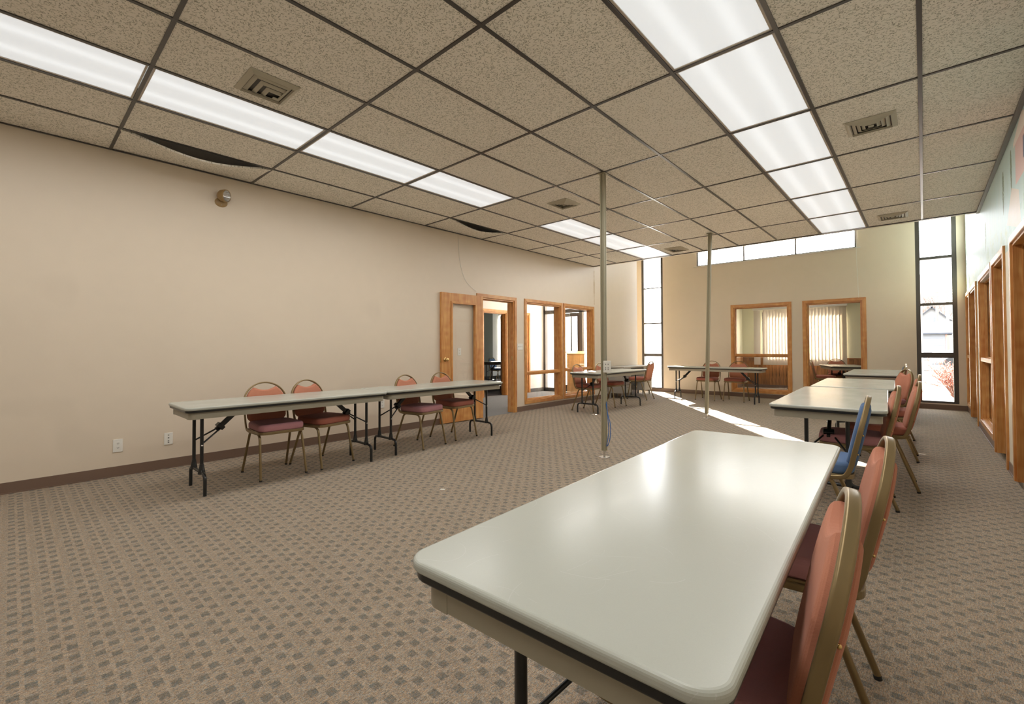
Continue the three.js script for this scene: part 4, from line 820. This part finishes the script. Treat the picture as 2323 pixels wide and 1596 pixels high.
ground('road', M.asphalt, -120, 120, 36, 46, -0.175, 'asphalt street beyond the lawn', 'street');
ground('curb', M.concrete, -120, 120, 35.7, 36, -0.12, 'concrete kerb of the street', 'kerb');
{ const t = thing('porch_column', 'white square porch column with capital outside the street window', 'column', -0.10, 0, 15.6);
  mesh('shaft', box(-0.085, 0.085, -0.17, 2.75, -0.085, 0.085), M.white, t); mesh('capital', merge([box(-0.13, 0.17, 2.75, 2.86, -0.13, 0.13), box(-0.16, 0.20, 2.86, 2.96, -0.16, 0.16)]), M.white, t); mesh('plinth', box(-0.11, 0.11, -0.17, 0.02, -0.11, 0.11), M.white, t); }
{ // red twig bush
  const t = thing('twig_bush', 'reddish bare twig bush outside the street window', 'bush', 0.56, -0.15, 16.6); seed = 303; const br = [], lv = [];
  for (let i = 0; i < 120; i++) { const a = rr(0, 6.28), r = rr(0.1, 0.62), h = rr(0.35, 0.95), e = V3(Math.cos(a) * r, h, Math.sin(a) * r), m = e.clone().multiplyScalar(0.5).add(V3(0, 0.1, 0)); br.push(tube([V3(0, 0, 0), m, e], 0.006, 6, 4));
    for (let k = 0; k < 4; k++) { const s = m.clone().lerp(e, rnd()), f = s.clone().add(V3(rr(-0.15, 0.15), rr(0.03, 0.2), rr(-0.15, 0.15))); br.push(cyl(s, f, 0.004, 0.002, 4)); for (let q = 0; q < 5; q++) { const c = s.clone().lerp(f, rnd()); const g = new THREE.TetrahedronGeometry(rr(0.008, 0.02)); lv.push(g.translate(c.x, c.y, c.z)); } } }
  mesh('twigs', merge(br), std(col(0.12, 0.05, 0.035), 0.8), t); mesh('berries', merge(lv), std(col(0.26, 0.06, 0.035), 0.7), t); }
{ const t = thing('parked_car', 'light silver car parked on the street', 'car', 2.6, -0.175, 41, 0.0), body = std(col(0.2, 0.21, 0.23), 0.25, { metalness: 0.3 });
  const s = new THREE.Shape([[-2.2, 0.3], [2.2, 0.3], [2.25, 0.62], [2.1, 0.85], [1.2, 0.95], [0.7, 1.42], [-0.9, 1.45], [-1.5, 0.98], [-2.15, 0.9], [-2.25, 0.6]].map(([a, b]) => new THREE.Vector2(a, b)));
  mesh('body', extrude(s, 1.5, { bevelEnabled: true, bevelThickness: 0.1, bevelSize: 0.08, bevelSegments: 3 }).translate(0, 0, -0.75), body, t);
  const w = new THREE.Shape([[-1.25, 0.98], [1.0, 0.98], [0.62, 1.34], [-0.82, 1.36]].map(([a, b]) => new THREE.Vector2(a, b))); mesh('side_window', extrude(w, 1.74).translate(0, 0, -0.87), std(col(0.05, 0.06, 0.07), 0.1), t);
  for (const x of [-1.4, 1.4]) for (const z of [-0.78, 0.78]) mesh('wheel', new THREE.CylinderGeometry(0.33, 0.33, 0.22, 20).rotateX(Math.PI / 2).translate(x, 0.33, z), M.rubber, t); }
{ const t = thing('garage', 'white garage with grey shingle roof across the street', 'garage', 0, -0.2, 66), wallM = std(col(0.17, 0.175, 0.185), 0.7), roofM = speck(0.05, 0.055, 0.068, 221, 0.5, 1.5);
  mesh('walls', box(-4.5, 1.7, 0, 2.75, -6, 0), wallM, t); for (let y = 0.25; y < 2.7; y += 0.25) mesh('siding_board', box(-4.52, 1.72, y, y + 0.235, 0, 0.02), wallM, t);
  const r = new THREE.Shape([[0.4, 2.68], [-3, 3.95], [-6.4, 2.68], [-6.4, 2.82], [-3, 4.1], [0.4, 2.82]].map(([a, b]) => new THREE.Vector2(a, b))); mesh('roof', extrude(r, 7.2).rotateY(-Math.PI / 2).translate(2.3, 0, 0), roofM, t); mesh('corner_trim', box(1.62, 1.76, 0, 2.65, 0.02, 0.05), std(col(0.4, 0.2, 0.15), 0.8), t); }
{ const t = thing('gabled_house', 'pale gabled house behind the garage', 'house', 0.9, -0.2, 92), wm = std(col(0.22, 0.22, 0.22), 0.8);
  const s = new THREE.Shape([[-2.4, 0], [2.4, 0], [2.4, 4.6], [0, 7.0], [-2.4, 4.6]].map(([a, b]) => new THREE.Vector2(a, b))); mesh('walls', extrude(s, 8).translate(0, 0, -8), wm, t);
  for (const q of [1, -1]) { const g = box(-0.1, 3.7, -0.08, 0.08, -8.4, 0.4); g.rotateZ(-Math.PI / 4 * 1.0); g.translate(-0.05, 7.15, 0); if (q < 0) g.rotateY(Math.PI).translate(0, 0, -8); mesh('roof_slope', g, M.asphalt, t); }
  for (const x of [-0.42, 0.42]) { const f = mesh('window_frame', box(x - 0.36, x + 0.36, 4.55, 5.75, 0, 0.06), M.white, t); mesh('pane', box(x - 0.29, x + 0.29, 4.62, 5.68, 0.06, 0.07), std(col(0.1, 0.11, 0.13), 0.1), f); } }
function utilityPole(x, u, h, label) { const t = thing('utility_pole', label, 'utility pole', x, -0.2, u, 0.15, 'utility poles'), m = std(col(0.2, 0.16, 0.13), 0.9); mesh('mast', cyl(V3(0, 0, 0), V3(0, h, 0), 0.16, 0.12), m, t); mesh('crossarm', box(-1.1, 1.1, h - 0.5, h - 0.38, -0.06, 0.06), m, t); mesh('crossarm', box(-0.9, 0.9, h - 1.5, h - 1.38, -0.06, 0.06), m, t); for (const a of [-0.95, -0.5, 0.5, 0.95]) mesh('insulator', cyl(V3(a, h - 0.38, 0), V3(a, h - 0.2, 0), 0.04), M.white, t); }
utilityPole(2.1, 76, 8.3, 'wooden utility pole rising clear of the house'); utilityPole(1.25, 78, 8.0, 'wooden utility pole rising behind the garage roof');
function bareTree(x, u, h, s, label) { const t = thing('bare_tree', label, 'tree', x, -0.2, u, 0, 'bare trees beyond the street'); seed = s; const g = [];
  const grow = (p, d, len, r, n) => { const e = p.clone().addScaledVector(d, len); g.push(cyl(p, e, r, r * 0.7, 5)); if (n === 0) return; const k = n > 3 ? 3 : 3; for (let i = 0; i < k; i++) { const q = d.clone().add(V3(rr(-0.75, 0.75), rr(-0.15, 0.45), rr(-0.75, 0.75))).normalize(); grow(e, q, len * rr(0.62, 0.82), r * 0.62, n - 1); } };
  grow(V3(0, 0, 0), V3(0, 1, 0), h * 0.28, h * 0.04, 5); mesh('branches', merge(g), std(col(0.20, 0.16, 0.14), 0.9), t); }
bareTree(0.2, 106, 11.5, 11, 'bare winter tree beyond the garage end of the gabled house'); bareTree(3.4, 110, 11, 23, 'bare winter tree behind the utility poles'); bareTree(1.6, 122, 12, 37, 'bare winter tree rising behind the gabled house');
function hallLight(x, u, y, power, label) { const t = thing('ceiling_light', label, 'ceiling light', x, y - 0.03, u, 0); mesh('lens', lensGeo, M.lens, t).position.y = 0.004; mesh('frame', lensRim, M.lensFrame, t); const a = new THREE.RectAreaLight(LAMP_COLOR, power, 0.55, 1.15); a.name = 'panel'; a.position.set(0, -0.004, 0); a.rotation.x = -Math.PI / 2; t.add(a); }
hallLight(-2.3, 13.5, PH, LAMP, 'lit ceiling panel of the panelled room'); hallLight(-6.6, 8.3, FH, LAMP * 0.75, 'lit ceiling panel of the entrance hall');
console.log('outdoors done');
renderer.render(scene, camera);
